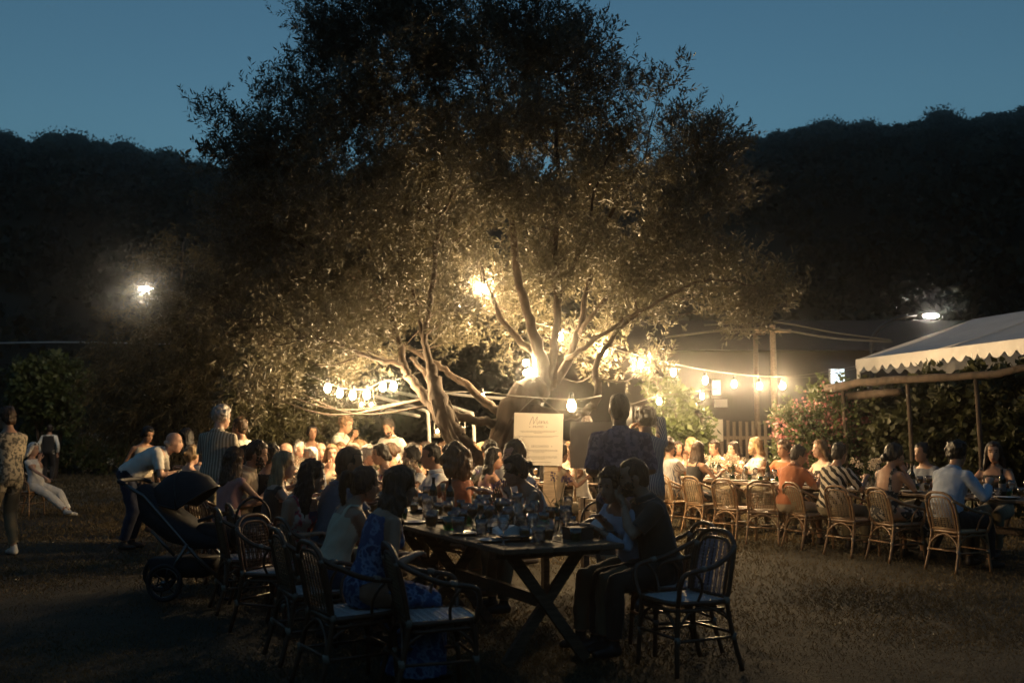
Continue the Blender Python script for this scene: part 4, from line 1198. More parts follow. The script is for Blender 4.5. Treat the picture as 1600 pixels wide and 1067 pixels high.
CH = {'warm': chair_parts(M['rattan'], M['cane'], M['cane']), 'dark': chair_parts(M['rattan_dark'], mat('dark_cane', (.17, .11, .06), .5, .2, 30), M['cane_pale']), 'plum': chair_parts(M['rattan_dark'], mat('mauve_cane', (.36, .32, .38), .5), M['cane_pale'])}
def chair(q, face, label, kind='warm', group='rattan armchairs at the tables'):
    t = thing('rattan_armchair', label, 'chair', (q[0], q[1], 0), R(face - 90), group)
    t.scale = (.95, .95, .95)
    for nm, me in CH[kind]:
        o = obj(nm, me, t)
        if nm == 'binding' or 'weave' in nm: o['kind'] = 'stuff'
    return t
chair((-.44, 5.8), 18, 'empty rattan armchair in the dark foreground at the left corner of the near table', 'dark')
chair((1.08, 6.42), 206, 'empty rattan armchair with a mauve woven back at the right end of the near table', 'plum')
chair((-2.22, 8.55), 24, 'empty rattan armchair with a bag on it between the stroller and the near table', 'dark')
c3 = [(1040, 24, 'rattan armchair of the man in the striped shirt'), (1058, 28, 'rattan armchair just right of the striped-shirt man, half hidden'), (1100, 26, 'rattan armchair under the woman with long straight brown hair'), (1147, 30, 'empty rattan armchair next to the long-haired woman at the right table'),
      (1196, 58, 'empty rattan armchair turned with its back squarely to the camera'), (1262, 26, 'rattan armchair of the dark-haired guest in an orange shirt'), (1330, 23, 'rattan armchair of the guest in the bold black and cream shirt'),
      (1398, 21, 'rattan armchair of the woman with the bare back'), (1494, 19, 'rattan armchair of the man in the pale blue shirt')]
for i, (x, a, lab) in enumerate(c3): chair(PN(x, 9.12 + (-.06, .03, .0, -.16, -.12, .04, -.05, .03, -.02)[i]), a + (4, -6, 3, 9, 4, -7, 5, -5, 2)[i], lab)
bench = thing('wooden_bench', 'pale slatted wooden bench beside the bun-haired woman, right of the near table', 'bench', NU(4.55, 7.9), R(AU - 90))
M['bench_wood'] = M['wood_pale']
for i in range(4): MB().box((.12 * i - .18, 0, .44), (.105, 1.3, .03)).build('slat', M['wood_pale'], bench, False)
for i in range(3): MB().box((.25, 0, .56 + i * .12), (.03, 1.3, .10)).build('back_slat', M['wood_pale'], bench, False)
for sx in (-.18, .25):
    for sy in (-.55, .55): MB().box((sx, sy, .21 if sx < 0 else .43), (.06, .06, .42 if sx < 0 else .86)).build('leg', M['wood'], bench, False)

# bags
M['black_leather'] = mat('black_leather', (.02, .018, .017), .4, .2, 20, .2, 60)
def bag(q, label, s=1.0, rz=0.0):
    t = thing('handbag', label, 'bag', q, rz)
    b = MB().ball((0, 0, .13 * s), (.17 * s, .08 * s, .14 * s), 14, 9)
    v = b.v[0]; v[:, 2] = np.where(v[:, 2] < .05 * s, .05 * s + (v[:, 2] - .05 * s) * .35, v[:, 2])
    b.build('body', M['black_leather'], t)
    MB().tube(arc([(-.13 * s, 0, .2 * s), (-.1 * s, 0, .33 * s), (0, 0, .40 * s), (.1 * s, 0, .33 * s), (.13 * s, 0, .2 * s)], 5), .010 * s, 6).build('strap', M['black_leather'], t)
    MB().box((0, -.082 * s, .17 * s), (.05 * s, .012, .03 * s)).build('clasp', M['steel'], t, False)
bag((-2.2, 8.56, .47), 'dark bag lying on the empty armchair beside the stroller', 1.15, .4)
bq = NU(4.5, 7.75); bag((bq[0], bq[1], .46), 'black round handbag with a thin strap on the pale bench', 1.0, .3)

# ------------------------------------------------------------------ stroller
g = G(292, 9.15)
st = thing('stroller', 'black pushchair with a hooded seat and big wheels on the left lawn', 'stroller', g, R(-4))
fab, mtl = M['stroller_fabric'], M['dark_metal']
M['silver'] = mat('brushed_aluminium', (.16, .155, .15), .3, .1, metal=.8)
def wheel(x, y, r, nm='wheel'):
    w_ = obj(nm, None, st, (x, y, r))
    a = np.linspace(0, 2 * math.pi, 25)[:-1]
    MB().tube([(r * .9 * math.cos(k), 0, r * .9 * math.sin(k)) for k in a], r * .11, 8, closed=True).build('tyre', M['rubber'], w_)
    rm = MB().tube([(r * .76 * math.cos(k), 0, r * .76 * math.sin(k)) for k in a], r * .045, 6, closed=True)
    rm.tube([(0, -.035, 0), (0, .035, 0)], r * .14, 10)
    rm.build('rim', M['silver'], w_)
    for k in range(6):
        b_ = 2 * math.pi * k / 6 + .3
        MB().tube([(0, 0, 0), (r * .76 * math.cos(b_), 0, r * .76 * math.sin(b_))], r * .045, 5).build('spoke', mtl, w_)
for y in (-.26, .30): wheel(-.34 if y > 0 else -.06, y, .165)
for y in (-.17, .17): wheel(.46, y + .05, .10)
for y in (-.25, .27):
    MB().tube([(-.46, y, 1.02), (-.28, y, .92), (.22, y * .9, .38), (.46, y * .8, .16)], .017, 8).build('side_tube', M['silver'], st)
    MB().tube([(-.06 if y < 0 else -.32, y, .165), (.13, y, .50)], .016, 8).build('rear_strut', M['silver'], st)
    MB().tube([(-.20, y, .62), (.02, y, .40)], .014, 8).build('brace', M['silver'], st)
MB().tube(arc([(-.44, -.25, 1.02), (-.52, -.22, 1.045), (-.54, 0, 1.05), (-.52, .22, 1.045), (-.44, .27, 1.02)], 5), .020, 8).build('handlebar', M['rubber'], st)
hd = MB()                       # hood: a fan of ribs
ribs = []
for k in range(7):
    a = R(168 - k * 22)
    ring = []
    for j in range(11):
        b_ = math.pi * j / 10
        rr = .35 + .015 * math.sin(k * 3.1)
        ring.append((.02 + rr * math.cos(a) * math.sin(b_) * 1.0, -.24 * math.cos(b_), .80 + rr * math.sin(a) * math.sin(b_) * .98))
    ribs.append(ring)
v = np.array(ribs).reshape(-1, 3)
f = [(i * 11 + j, (i + 1) * 11 + j, (i + 1) * 11 + j + 1, i * 11 + j + 1) for i in range(6) for j in range(10)]
hd.add(v, np.array(f)); hd.add(v * [.985, .985, 1] + [0, 0, -.008], np.array(f)[:, ::-1])
ho = hd.build('hood', fab, st)
for r_ in (0, 3, 6): MB().tube(ribs[r_], .008, 5).build('hood_rib', mtl, ho)
tubm = MB().loft([[(x, y_ * .24, z) for x, y_, z in ((xa, -1, za), (xb, -1, zb_), (xb, 1, zb_), (xa, 1, za))] for xa, za, xb, zb_ in ((-.36, .98, -.30, 1.02), (-.30, .70, -.12, .78), (-.05, .52, .10, .64), (.20, .46, .24, .58), (.42, .46, .42, .54))])
tubm.build('seat_tub', fab, st)
MB().ball((.38, 0, .56), (.28, .19, .10), 14, 8, roty(R(12))).build('foot_cover', fab, st)
MB().loft([[(x * sx, y_ * sy, z) for x, y_ in ((-.22, -.2), (.30, -.2), (.30, .2), (-.22, .2))] for z, sx, sy in ((.20, .85, .85), (.22, .95, .95), (.36, 1.1, 1.05))]).build('basket', fab, st)
MB().tube(arc([(.22, -.24, .70), (.40, -.2, .76), (.46, 0, .77), (.40, .2, .76), (.22, .24, .70)], 4), .016, 8).build('bumper_bar', M['rubber'], st)

# ================================================================== people
def unit(v): v = np.asarray(v, float); return v / (np.linalg.norm(v) + 1e-9)
SKIN = {k: mat('skin_' + k, c, .5, .10, 10, .05, 200) for k, c in (('fair', (.56, .34, .24)), ('tan', (.43, .24, .15)), ('olive', (.36, .20, .125)), ('brown', (.20, .105, .065)))}
HAIR = {k: mat('hair_' + k, c, .45, .45, 30, .8, 60, stretch=(1, 1, .22), spec=.4) for k, c in (('black', (.010, .008, .007)), ('dark', (.026, .015, .010)), ('brown', (.065, .035, .018)), ('light', (.17, .10, .05)), ('blond', (.36, .24, .12)), ('grey', (.40, .36, .32)), ('white', (.68, .64, .57)))}
M['eye'] = mat('eye', (.03, .02, .015), .2)
M['lip'] = mat('lip', (.30, .09, .07), .45)
M['brow'] = mat('brow', (.04, .025, .018), .8)
FAB = {}
def fab_(name):
    if name in FAB: return FAB[name]
    C = dict(white=(.74, .71, .64), cream=(.62, .53, .38), beige=(.42, .33, .22), khaki=(.22, .18, .11), black=(.018, .016, .016), navy=(.022, .03, .06), blue=(.10, .17, .32), paleblue=(.42, .50, .62), grey=(.22, .21, .20),
             pink=(.48, .25, .22), orange=(.50, .17, .07), brownd=(.06, .038, .026), greyblue=(.13, .15, .19), green=(.10, .12, .07), lilac=(.40, .36, .46), denim=(.05, .07, .12), dkgreen=(.035, .036, .028), plum=(.055, .045, .075))
    if name in C: m = mat('cloth_' + name, C[name], .85, .12, 6, .2, 120, sheen=.15)
    elif name == 'bluefloral': m = pattern('cloth_bluefloral', (.045, .085, .20), (.20, .30, .46), 'n', 16, .52, c3=(.025, .045, .12))
    elif name == 'redfloral': m = pattern('cloth_redfloral', (.55, .48, .42), (.50, .04, .06), 'n', 14, .5, c3=(.10, .06, .10))
    elif name == 'darkfloral': m = pattern('cloth_darkfloral', (.020, .022, .026), (.40, .36, .30), 'n', 22, .57)
    elif name == 'palefloral': m = pattern('cloth_palefloral', (.66, .62, .52), (.24, .26, .20), 'n', 18, .60)
    elif name == 'leafprint': m = pattern('cloth_leafprint', (.42, .36, .26), (.10, .09, .07), 'n', 26, .52)
    elif name == 'plumprint': m = pattern('cloth_plumprint', (.27, .225, .30), (.14, .115, .17), 'n', 24, .50)
    elif name == 'stripes': m = pattern('cloth_stripes', (.48, .42, .33), (.20, .17, .12), 'stripe', 9, .5)
    elif name == 'bluestripes': m = pattern('cloth_bluestripes', (.60, .58, .54), (.13, .15, .20), 'stripe', 16, .5)
    elif name == 'zebra': m = pattern('cloth_zebra', (.62, .54, .42), (.015, .013, .012), 'zebra', 5, .5)
    elif name == 'pinkstripe': m = pattern('cloth_pinkstripe', (.60, .56, .52), (.42, .20, .17), 'stripe', 5, .55)
    FAB[name] = m
    return m
shoe_m = mat('shoe_leather', (.04, .03, .025), .5)
shoe_w = mat('shoe_white', (.62, .60, .56), .6)

def ik(a, b, l1, l2, pole):
    a, b, pole = map(lambda q: np.asarray(q, float), (a, b, pole))
    d = b - a; L = np.linalg.norm(d)
    if L > (l1 + l2) * .995:
        b = a + d / L * (l1 + l2) * .995; d = b - a; L = np.linalg.norm(d)
    t = d / L
    x = (l1 * l1 - l2 * l2 + L * L) / (2 * L)
    h = math.sqrt(max(l1 * l1 - x * x, 1e-5))
    pp = pole - t * pole.dot(t); pp = unit(pp)
    return a + t * x + pp * h, b
HANDS = {   # left hand target, right hand target, in body heights of 1.75 m: x right, y forward, z up from the seat
    'table': ((-.20, .42, .36), (.20, .42, .36)), 'lap': ((-.08, .28, .20), (.08, .30, .21)), 'fold': ((-.05, .40, .37), (.05, .43, .37)),
    'chin': ((-.12, .40, .37), (.05, .24, .68)), 'chinL': ((-.05, .24, .68), (.14, .40, .37)), 'side': ((-.25, .03, -.02), (.25, .03, -.02)),
    'front': ((-.10, .30, .18), (.10, .32, .20)), 'reach': ((-.15, .55, .40), (.18, .62, .42)), 'rest': ((-.22, .30, .25), (.22, .32, .25)),
    'raiseR': ((-.24, .10, .05), (.10, .14, .80)), 'hips': ((-.17, .16, .14), (.17, .16, .14)), 'chest': ((-.12, .30, .40), (.06, .22, .50)), 'hold': ((-.16, .25, .18), (.22, .40, .42)),
    'drink': ((-.15, .40, .37), (.10, .36, .52)), 'pocket': ((-.22, .02, .02), (.22, .02, .02))}
queue = []
def grow(mb_, vox, it=3):
    me = mb_.mesh('tmp', [])
    o = obj('tmp', me)
    r = o.modifiers.new('r', 'REMESH'); r.mode = 'VOXEL'; r.voxel_size = vox; r.adaptivity = 0
    s_ = o.modifiers.new('s', 'SMOOTH'); s_.factor = .5; s_.iterations = it
    return o
def hand(side, curl=.5):
    """wrist at 0, fingers along +y, palm down, thumb towards the body's middle"""
    m_ = MB()
    th = 1 if side < 0 else -1
    k = 8
    rings = []
    for y, w_, h_ in ((-.02, .026, .022), (.01, .030, .02), (.045, .042, .017), (.08, .043, .014), (.09, .038, .010)):
        a = np.arange(k) * 2 * math.pi / k
        rings.append(np.stack([w_ * np.cos(a), np.full(k, y), h_ * np.sin(a)], 1))
    m_.loft(rings)
    for i, (x, l) in enumerate(((.032, .072), (.011, .080), (-.011, .075), (-.031, .058))):
        p = np.array([x * th, .078, 0.0]); pts = [p]; a = -curl * .5 - .08 * i
        for j in range(3):
            p = p + np.array([x * th * .06, math.cos(a), math.sin(a)]) * l * (.42, .33, .25)[j]
            pts.append(p); a -= curl * .75
        m_.tube(pts, [.0092, .0088, .008, .006], 6)
    p = np.array([.030 * th, .02, -.004])
    m_.tube([p, p + [.028 * th, .026, -.008], p + [.040 * th, .055, -.016], p + [.038 * th, .078, -.024]], [.012, .011, .0095, .007], 6)
    return m_
def basis(y, z):
    y = unit(y); x = unit(np.cross(y, z)); z = np.cross(x, y)
    return np.stack([x, y, z], 1)
def head_mesh(b, Hm, hc, s_, fem):
    rr = [(-.122, .016, .070, .034), (-.112, .036, .086, .006), (-.088, .050, .092, -.028), (-.056, .060, .090, -.062), (-.02, .068, .089, -.088), (.02, .073, .087, -.099), (.055, .074, .089, -.099), (.085, .066, .076, -.088), (.108, .046, .050, -.060), (.121, .018, .014, -.026)]
    k = 16
    a = np.arange(k) * 2 * math.pi / k
    rings = []
    jw = .93 if fem else 1.0
    for z, w_, yf, yb in rr:
        w2 = w_ * (jw if z < 0 else 1)
        c, s2 = np.cos(a), np.sin(a)
        rings.append(np.stack([np.sign(c) * np.abs(c) ** .9 * w2, (yf + yb) / 2 + np.sign(s2) * np.abs(s2) ** .9 * (yf - yb) / 2, np.full(k, z)], 1) @ Hm.T * s_ + hc)
    b.loft(rings)
    tr = lambda q: Hm @ np.array(q) * s_ + hc
    b.tube([tr((0, .078, .03)), tr((0, .096, .0)), tr((0, .113, -.030)), tr((0, .088, -.042))], [.009 * s_, .011 * s_, .0155 * s_, .010 * s_], 8)
    for e in (-1, 1):
        b.ball(tr((e * .076, -.008, -.008)), np.array([.012, .021, .033]) * s_, 8, 6, Hm)
        b.ball(tr((e * .03, .078, .033)), np.array([.026, .014, .009]) * s_, 8, 6, Hm)
        b.ball(tr((e * .042, .062, -.03)), np.array([.020, .018, .020]) * s_, 8, 6, Hm)
    b.ball(tr((0, .089, -.066)), np.array([.026, .013, .014]) * s_, 8, 6, Hm)
def hair_mesh(style, Hm, hc, s_, nb):
    b = MB()
    tr = lambda q: Hm @ np.array(q) * s_ + hc
    def blob(c, r, n=12): b.ball(tr(c), np.array(r) * s_, n, 9, Hm)
    def lump(c, r, n, size, lim=-.2):
        for i in range(n):
            d = unit(rng.normal(size=3))
            if d[1] > .45 and d[2] < .55: continue
            if d[2] < lim and d[1] > -.1: continue
            q = np.array(c) + d * np.array(r)
            b.ball(tr(q), size * s_ * rng.uniform(.7, 1.3), 7, 5)
    cap = lambda k=1.0: blob((0, -.017, .027), (.087 * k, .099 * k, .108 * k))
    dn = np.array([0, 0, -1.0])
    bk = -Hm[:, 1]; bk = unit(bk * [1, 1, 0])
    if style == 'buzz': blob((0, -.017, .027), (.084, .098, .106)); blob((0, -.052, -.03), (.072, .053, .064)); blob((0, .016, .088), (.064, .066, .037))
    elif style == 'short':
        cap(); blob((0, .02, .085), (.062, .062, .04)); blob((0, -.056, -.028), (.076, .054, .066)); lump((0, -.01, .055), (.074, .084, .078), 34, .021)
    elif style == 'bald': blob((0, -.045, -.012), (.082, .072, .05))
    elif style == 'curly':
        cap(1.02); blob((0, .016, .09), (.066, .066, .036)); lump((0, -.015, .04), (.085, .095, .09), 70, .028)
    elif style == 'afro':
        cap(1.1); lump((0, -.03, .03), (.12, .12, .12), 150, .04, -.6); lump((0, -.07, -.05), (.13, .08, .12), 90, .04, -1)
    else:
        cap(1.03); blob((0, -.055, -.01), (.078, .055, .085)); blob((0, .016, .09), (.066, .068, .037))
        for e in (-1, 1): b.tube([tr((e * .02, .06, .105)), tr((e * .066, .03, .065)), tr((e * .081, -.005, .0)), tr((e * .078, -.03, -.05))], [.018 * s_, .022 * s_, .022 * s_, .02 * s_], 8)
        if style == 'bun': blob((0, -.125, .02), (.042, .038, .042)); lump((0, -.125, .02), (.03, .028, .03), 10, .016, -1)
        if style == 'lowbun': blob((0, -.115, -.055), (.05, .04, .042)); lump((0, -.115, -.055), (.035, .028, .03), 10, .018, -1)
        if style == 'pony':
            p = tr((0, -.10, .05)); b.tube(arc([p, p + bk * .055 * s_ + dn * -.01, p + bk * .075 * s_ + dn * .08 * s_, p + bk * .065 * s_ + dn * .20 * s_, p + bk * .05 * s_ + dn * .30 * s_], 4), np.interp(np.linspace(0, 1, 17), [0, .15, .5, 1], [.02, .03, .034, .008]) * s_, 8)
        if style in ('long', 'wavy', 'bob', 'curlslong'):
            ln = {'long': .36, 'wavy': .30, 'bob': .17, 'curlslong': .30}[style]
            for i in range(-5, 6):
                a = i * .33
                st_ = tr((.074 * math.sin(a), -.02 - .066 * math.cos(a), .02))
                out = unit(Hm @ np.array([math.sin(a), -math.cos(a), 0]))
                wv = (.018 if style in ('wavy', 'curlslong') else .004) * s_
                pts = [st_, st_ + dn * .09 * s_ + out * .014 * s_]
                kk = 5
                for j in range(1, kk + 1):
                    f_ = j / kk
                    pts.append(st_ + dn * (.09 + (ln - .09) * f_ * (1 - .12 * abs(i) / 5 * (i % 2))) * s_ + out * (.020 + .02 * f_) * s_ + np.cross(out, dn) * wv * math.sin(j * 2.1 + i) + bk * .03 * f_ * s_)
                b.tube(arc(pts, 3), np.interp(np.linspace(0, 1, (len(pts) - 1) * 3 + 1), [0, .6, 1], [.024, .022, .008]) * s_, 7)
            if style == 'curlslong':
                for i in range(60):
                    a = rng.uniform(-1.8, 1.8); z = rng.uniform(-.22, .06)
                    b.ball(tr((.1 * math.sin(a), -.02 - .09 * math.cos(a), 0)) + dn * -z * s_, .022 * s_, 6, 5)
    if style == 'cap_hat':
        b = MB(); blob((0, -.015, .045), (.088, .10, .088)); blob((0, .10, .055), (.07, .07, .010))
    return b

def person(label, q, face, pose='sit', H=1.72, w=1.0, fem=False, lean=6, side=0, twist=0, head=(0, 0), hands='table', hair=('short', 'dark'), skin='tan', top=('white', .55, .50), bottom=('khaki', 1.9), dress=None,
           feet=None, vox=None, beard=False, seat=.455, extra=None, collar=False, shoes='dark', group='guests at the garden dinner', curl=.5, elbow=0, hx=None):
    s_ = H / 1.75
    d = math.hypot(q[0], q[1])
    vox = vox or (.0125 if d < 9.3 else .016 if d < 13 else .0195)
    hip = .925 * s_ if pose == 'stand' else seat + .095 * s_
    c = np.array([0, 0, hip])
    ln, sd = R(lean), R(side)
    t1 = unit([math.sin(sd) * .7, math.sin(ln * .85), math.cos(ln * .85)])
    t2 = unit([math.sin(sd) * 1.1, math.sin(ln * 1.2 + .05), math.cos(ln * 1.2 + .05)])
    def spine(t):
        t = t * s_
        k = .26 * s_
        return c + t1 * min(t, k) + t2 * max(0, t - k)
    tw = R(twist)
    def rt(f_): a = tw * f_; r = np.array([math.cos(a), math.sin(a), 0]); r = r + np.array([0, 0, -math.sin(sd) * .6]); return unit(r)
    b = MB()
    wf = w * s_
    if fem: rings = [(-.11, .10, .085, 0), (-.04, .168, .118, -.01), (.03, .170, .122, -.012), (.10, .145, .108, 0), (.17, .128, .096, .004), (.25, .135, .100, .01), (.33, .150, .122, .022), (.39, .156, .116, .016), (.45, .158, .095, 0), (.495, .140, .075, -.005), (.53, .075, .062, -.004), (.56, .052, .054, 0)]
    else: rings = [(-.11, .10, .085, 0), (-.04, .162, .115, -.008), (.03, .165, .12, -.008), (.10, .155, .115, 0), (.17, .152, .112, .006), (.25, .160, .112, .008), (.33, .173, .120, .010), (.39, .182, .120, .008), (.45, .186, .105, 0), (.495, .165, .085, -.006), (.53, .085, .068, -.005), (.56, .060, .060, 0)]
    k = 18
    a = np.arange(k) * 2 * math.pi / k
    R_ = []
    for t, A, B, off in rings:
        up = t1 if t < .26 else t2
        r = rt(min(1, max(0, t / .45))); fw = unit(np.cross(up, r)); r = np.cross(fw, up)
        cs, sn = np.cos(a), np.sin(a)
        R_.append(spine(t) + fw * off * s_ + (np.sign(cs) * np.abs(cs) ** .85 * A * wf)[:, None] * r + (np.sign(sn) * np.abs(sn) ** .85 * B * wf)[:, None] * fw)
    b.loft(R_)
    rs = rt(1); fs = unit(np.cross(t2, rs)); rs = np.cross(fs, t2)
    if fem:
        for e in (-1, 1): b.ball(spine(.355) + rs * e * .068 * wf + fs * .095 * wf, .055 * wf, 10, 8)
    # head
    hy, hp = R(head[0]), R(head[1])
    nb = spine(.545)
    lnh = ln * .45
    Hm = rotz(tw + hy) @ rotx(-(lnh + hp)) @ roty(R(head[2]) if len(head) > 2 else sd * .5)
    nk = unit(t2 * .6 + Hm[:, 2] * .4 + Hm[:, 1] * .22)
    hc = nb + nk * .075 * s_ + Hm[:, 2] * .083 * s_ + Hm[:, 1] * .02 * s_
    hs = s_ * 1.06 if H > 1.45 else s_ * 1.2
    b.tube([nb - t2 * .05 * s_, nb + nk * .03 * s_, nb + nk * .095 * s_ - Hm[:, 1] * .012 * s_, hc - Hm[:, 1] * .02 * s_], [.062 * wf, (.047 if fem else .058) * s_, (.046 if fem else .056) * s_, .05 * s_], 12)
    head_mesh(b, Hm, hc, hs, fem)
    # arms
    hz_ = HANDS[hands] if isinstance(hands, str) else hands
    sh, el, wr = [], [], []
    for i, e in enumerate((-1, 1)):
        S_ = spine(.465) + rs * e * (.158 if fem else .178) * wf
        tgt = np.array(hz_[i]) * s_
        body = c + np.array([tgt[0] * math.cos(tw * .5) - tgt[1] * math.sin(tw * .5), tgt[0] * math.sin(tw * .5) + tgt[1] * math.cos(tw * .5), tgt[2]])
        if tgt[2] > .55 * s_ and not elbow: body = hc + Hm @ np.array([e * .055, .125, -.185]) * s_
        pole = np.array([e * .5, -.6, -.7]) if tgt[2] < .62 * s_ else (np.array([e * 1.0, .1, .3]) if elbow else np.array([e * .45, .3, -1.0]))
        E_, W_ = ik(S_, body, .285 * s_, .255 * s_, pole)
        sh.append(S_); el.append(E_); wr.append(W_)
        af = (.82 if fem else 1.0) * wf
        b.tube([S_ - rs * e * .05 * s_, S_, S_ * .6 + E_ * .4, E_, E_ * .7 + W_ * .3, W_], [.050 * af, .057 * af, .050 * af, .040 * af, .041 * af, .027 * af], 10)
    # legs
    hipj, kn, an = [], [], []
    ft = feet or (((-.11, .03, 0), (.11, -.02, 0)) if pose == 'stand' else ((-.12, .44, 0), (.12, .48, 0)))
    toes = []
    for i, e in enumerate((-1, 1)):
        J = c + np.array([e * .092 * wf, 0, -.01])
        A_ = np.array([ft[i][0] * s_, ft[i][1] * s_, .075 * s_ + ft[i][2]])
        K, A_ = ik(J, A_, .435 * s_, .43 * s_, np.array([e * .12, 1, .35 if pose != 'stand' else 0]))
        lf = (.95 if fem else 1.0) * wf
        b.tube([J, J * .6 + K * .4, K, K * .72 + A_ * .28, A_ * .8 + K * .2, A_], [.092 * lf, .082 * lf, .058 * lf, .056 * lf, .038 * lf, .036 * lf], 12)
        fx = math.radians(-8 * e)
        fd = np.array([math.sin(-fx), math.cos(fx), 0])
        dz = np.array([0, 0, -.038 * s_])
        b.tube([A_ + dz - fd * .05 * s_, A_ + dz * .9, A_ + dz * 1.05 + fd * .09 * s_, A_ + dz * 1.25 + fd * .17 * s_], np.array([.034, .042, .036, .022]) * s_, 9)
        hipj.append(J); kn.append(K); an.append(A_); toes.append(A_ + dz + fd * .15 * s_)
    q = np.array(q, float)
    if hx is None: hx = HX[0]
    if hx:                      # slide the figure sideways until the head stands in its column
        wh = rotz(R(face - 90)) @ hc + np.array([q[0], q[1], 0])
        q[0] += (hx - col_of(wh)[0]) * wh[1] / F
    job = dict(label=label, q=q, face=face, s=s_, vox=vox, skin=skin, hair=hair, top=top, bottom=bottom, dress=dress, sp=[spine(t) for t in (-.1, .0, .13, .26, .39, .50, .545)], spt=[-.1, .0, .13, .26, .39, .50, .545],
               sh=sh, el=el, wr=wr, hipj=hipj, kn=kn, an=an, toes=toes, Hm=Hm, hc=hc, hs=hs, nb=nb, nk=nk, w=wf, beard=beard, collar=collar, shoes=shoes, group=group, fem=fem, pose=pose, t1=t1, c=c, fs=fs, rs=rs, t2=t2, curl=curl, spine=spine)
    job['o'] = grow(b, vox, 3)
    if hair[0] != 'none':
        hb = hair_mesh(hair[0], Hm, hc, hs, nb)
        job['oh'] = grow(hb, max(.011, vox * .85), 2)
    if dress:
        m_, length = dress[0], dress[1]
        sk = MB()
        up = R_[1] if True else None
        def skring(cen, ax, A, B):
            z = unit(ax); x = unit(np.array([1.0, 0, 0]) - z * z[0]); y = np.cross(z, x)
            cs, sn = np.cos(a), np.sin(a)
            return cen + (cs * A * s_)[:, None] * x + (sn * B * s_)[:, None] * y
        mk = (kn[0] + kn[1]) / 2; ma_ = (an[0] + an[1]) / 2
        sp_ = np.linalg.norm(kn[0] - kn[1]) / 2
        rg = [skring(spine(.12), -t1, .135, .105), skring(spine(.02), -t1 + unit(mk - c) * .2, .175, .13), skring(c * .5 + mk * .5, mk - c, sp_ + .10, .105), skring(mk, (mk - c) + (ma_ - mk) * .5, sp_ + .09, .10)]
        if length > .45: rg.append(skring(mk * .45 + ma_ * .55, ma_ - mk, sp_ + .12, .14))
        if length > .8: rg.append(skring(ma_ + [0, -.02, -.02 * s_], np.array([0, 0, -1.0]), sp_ + .18, .20))
        sk.loft(rg)
        job['os'] = grow(sk, max(.014, vox), 2)
    job['extra'] = extra
    queue.append(job)

def seg(p, a, b):
    d = b - a; t = np.clip(((p - a) @ d) / (d @ d + 1e-9), 0, 1)
    return np.linalg.norm(p - (a + t[:, None] * d), axis=1), t
def evaluated(o, dg):
    e = o.evaluated_get(dg); me = e.to_mesh()
    v = np.empty(len(me.vertices) * 3, np.float32); me.vertices.foreach_get('co', v)
    nr = np.empty(len(me.vertices) * 3, np.float32); me.vertices.foreach_get('normal', nr)
    ls = np.empty(len(me.loops), np.int32); me.loops.foreach_get('vertex_index', ls)
    tot = np.empty(len(me.polygons), np.int32); me.polygons.foreach_get('loop_total', tot)
    f = ls.reshape(-1, 4) if (tot == 4).all() else None
    if f is None:
        st_ = np.concatenate([[0], np.cumsum(tot)[:-1]])
        f = np.array([[ls[a + min(k, n - 1)] for k in range(4)] for a, n in zip(st_, tot)])
    e.to_mesh_clear()
    return v.reshape(-1, 3).astype(float), nr.reshape(-1, 3).astype(float), f
def folds(p, sc, amp, seed):
    r = np.random.default_rng(seed)
    o = np.zeros(len(p))
    for i in range(7):
        kx = r.normal(size=3) * np.array([1, 1, .55]) * sc * (1 + i * .35)
        o += np.sin(p @ kx + r.uniform(0, 6.3) + 1.5 * np.sin(p @ (r.normal(size=3) * sc * .4))) / (1 + i * .3)
    return o * amp / 3
def cloth(v, nr, f, mask, off, name, m, parent, extra=None):
    fm = mask[f].all(1)
    if fm.sum() < 8: return None
    ff = f[fm]
    ids, inv = np.unique(ff, return_inverse=True)
    vv = v[ids] + nr[ids] * off[ids][:, None]
    b = MB(); b.add(vv, inv.reshape(-1, 4))
    if extra: extra(b)
    return b.build(name, m, parent)
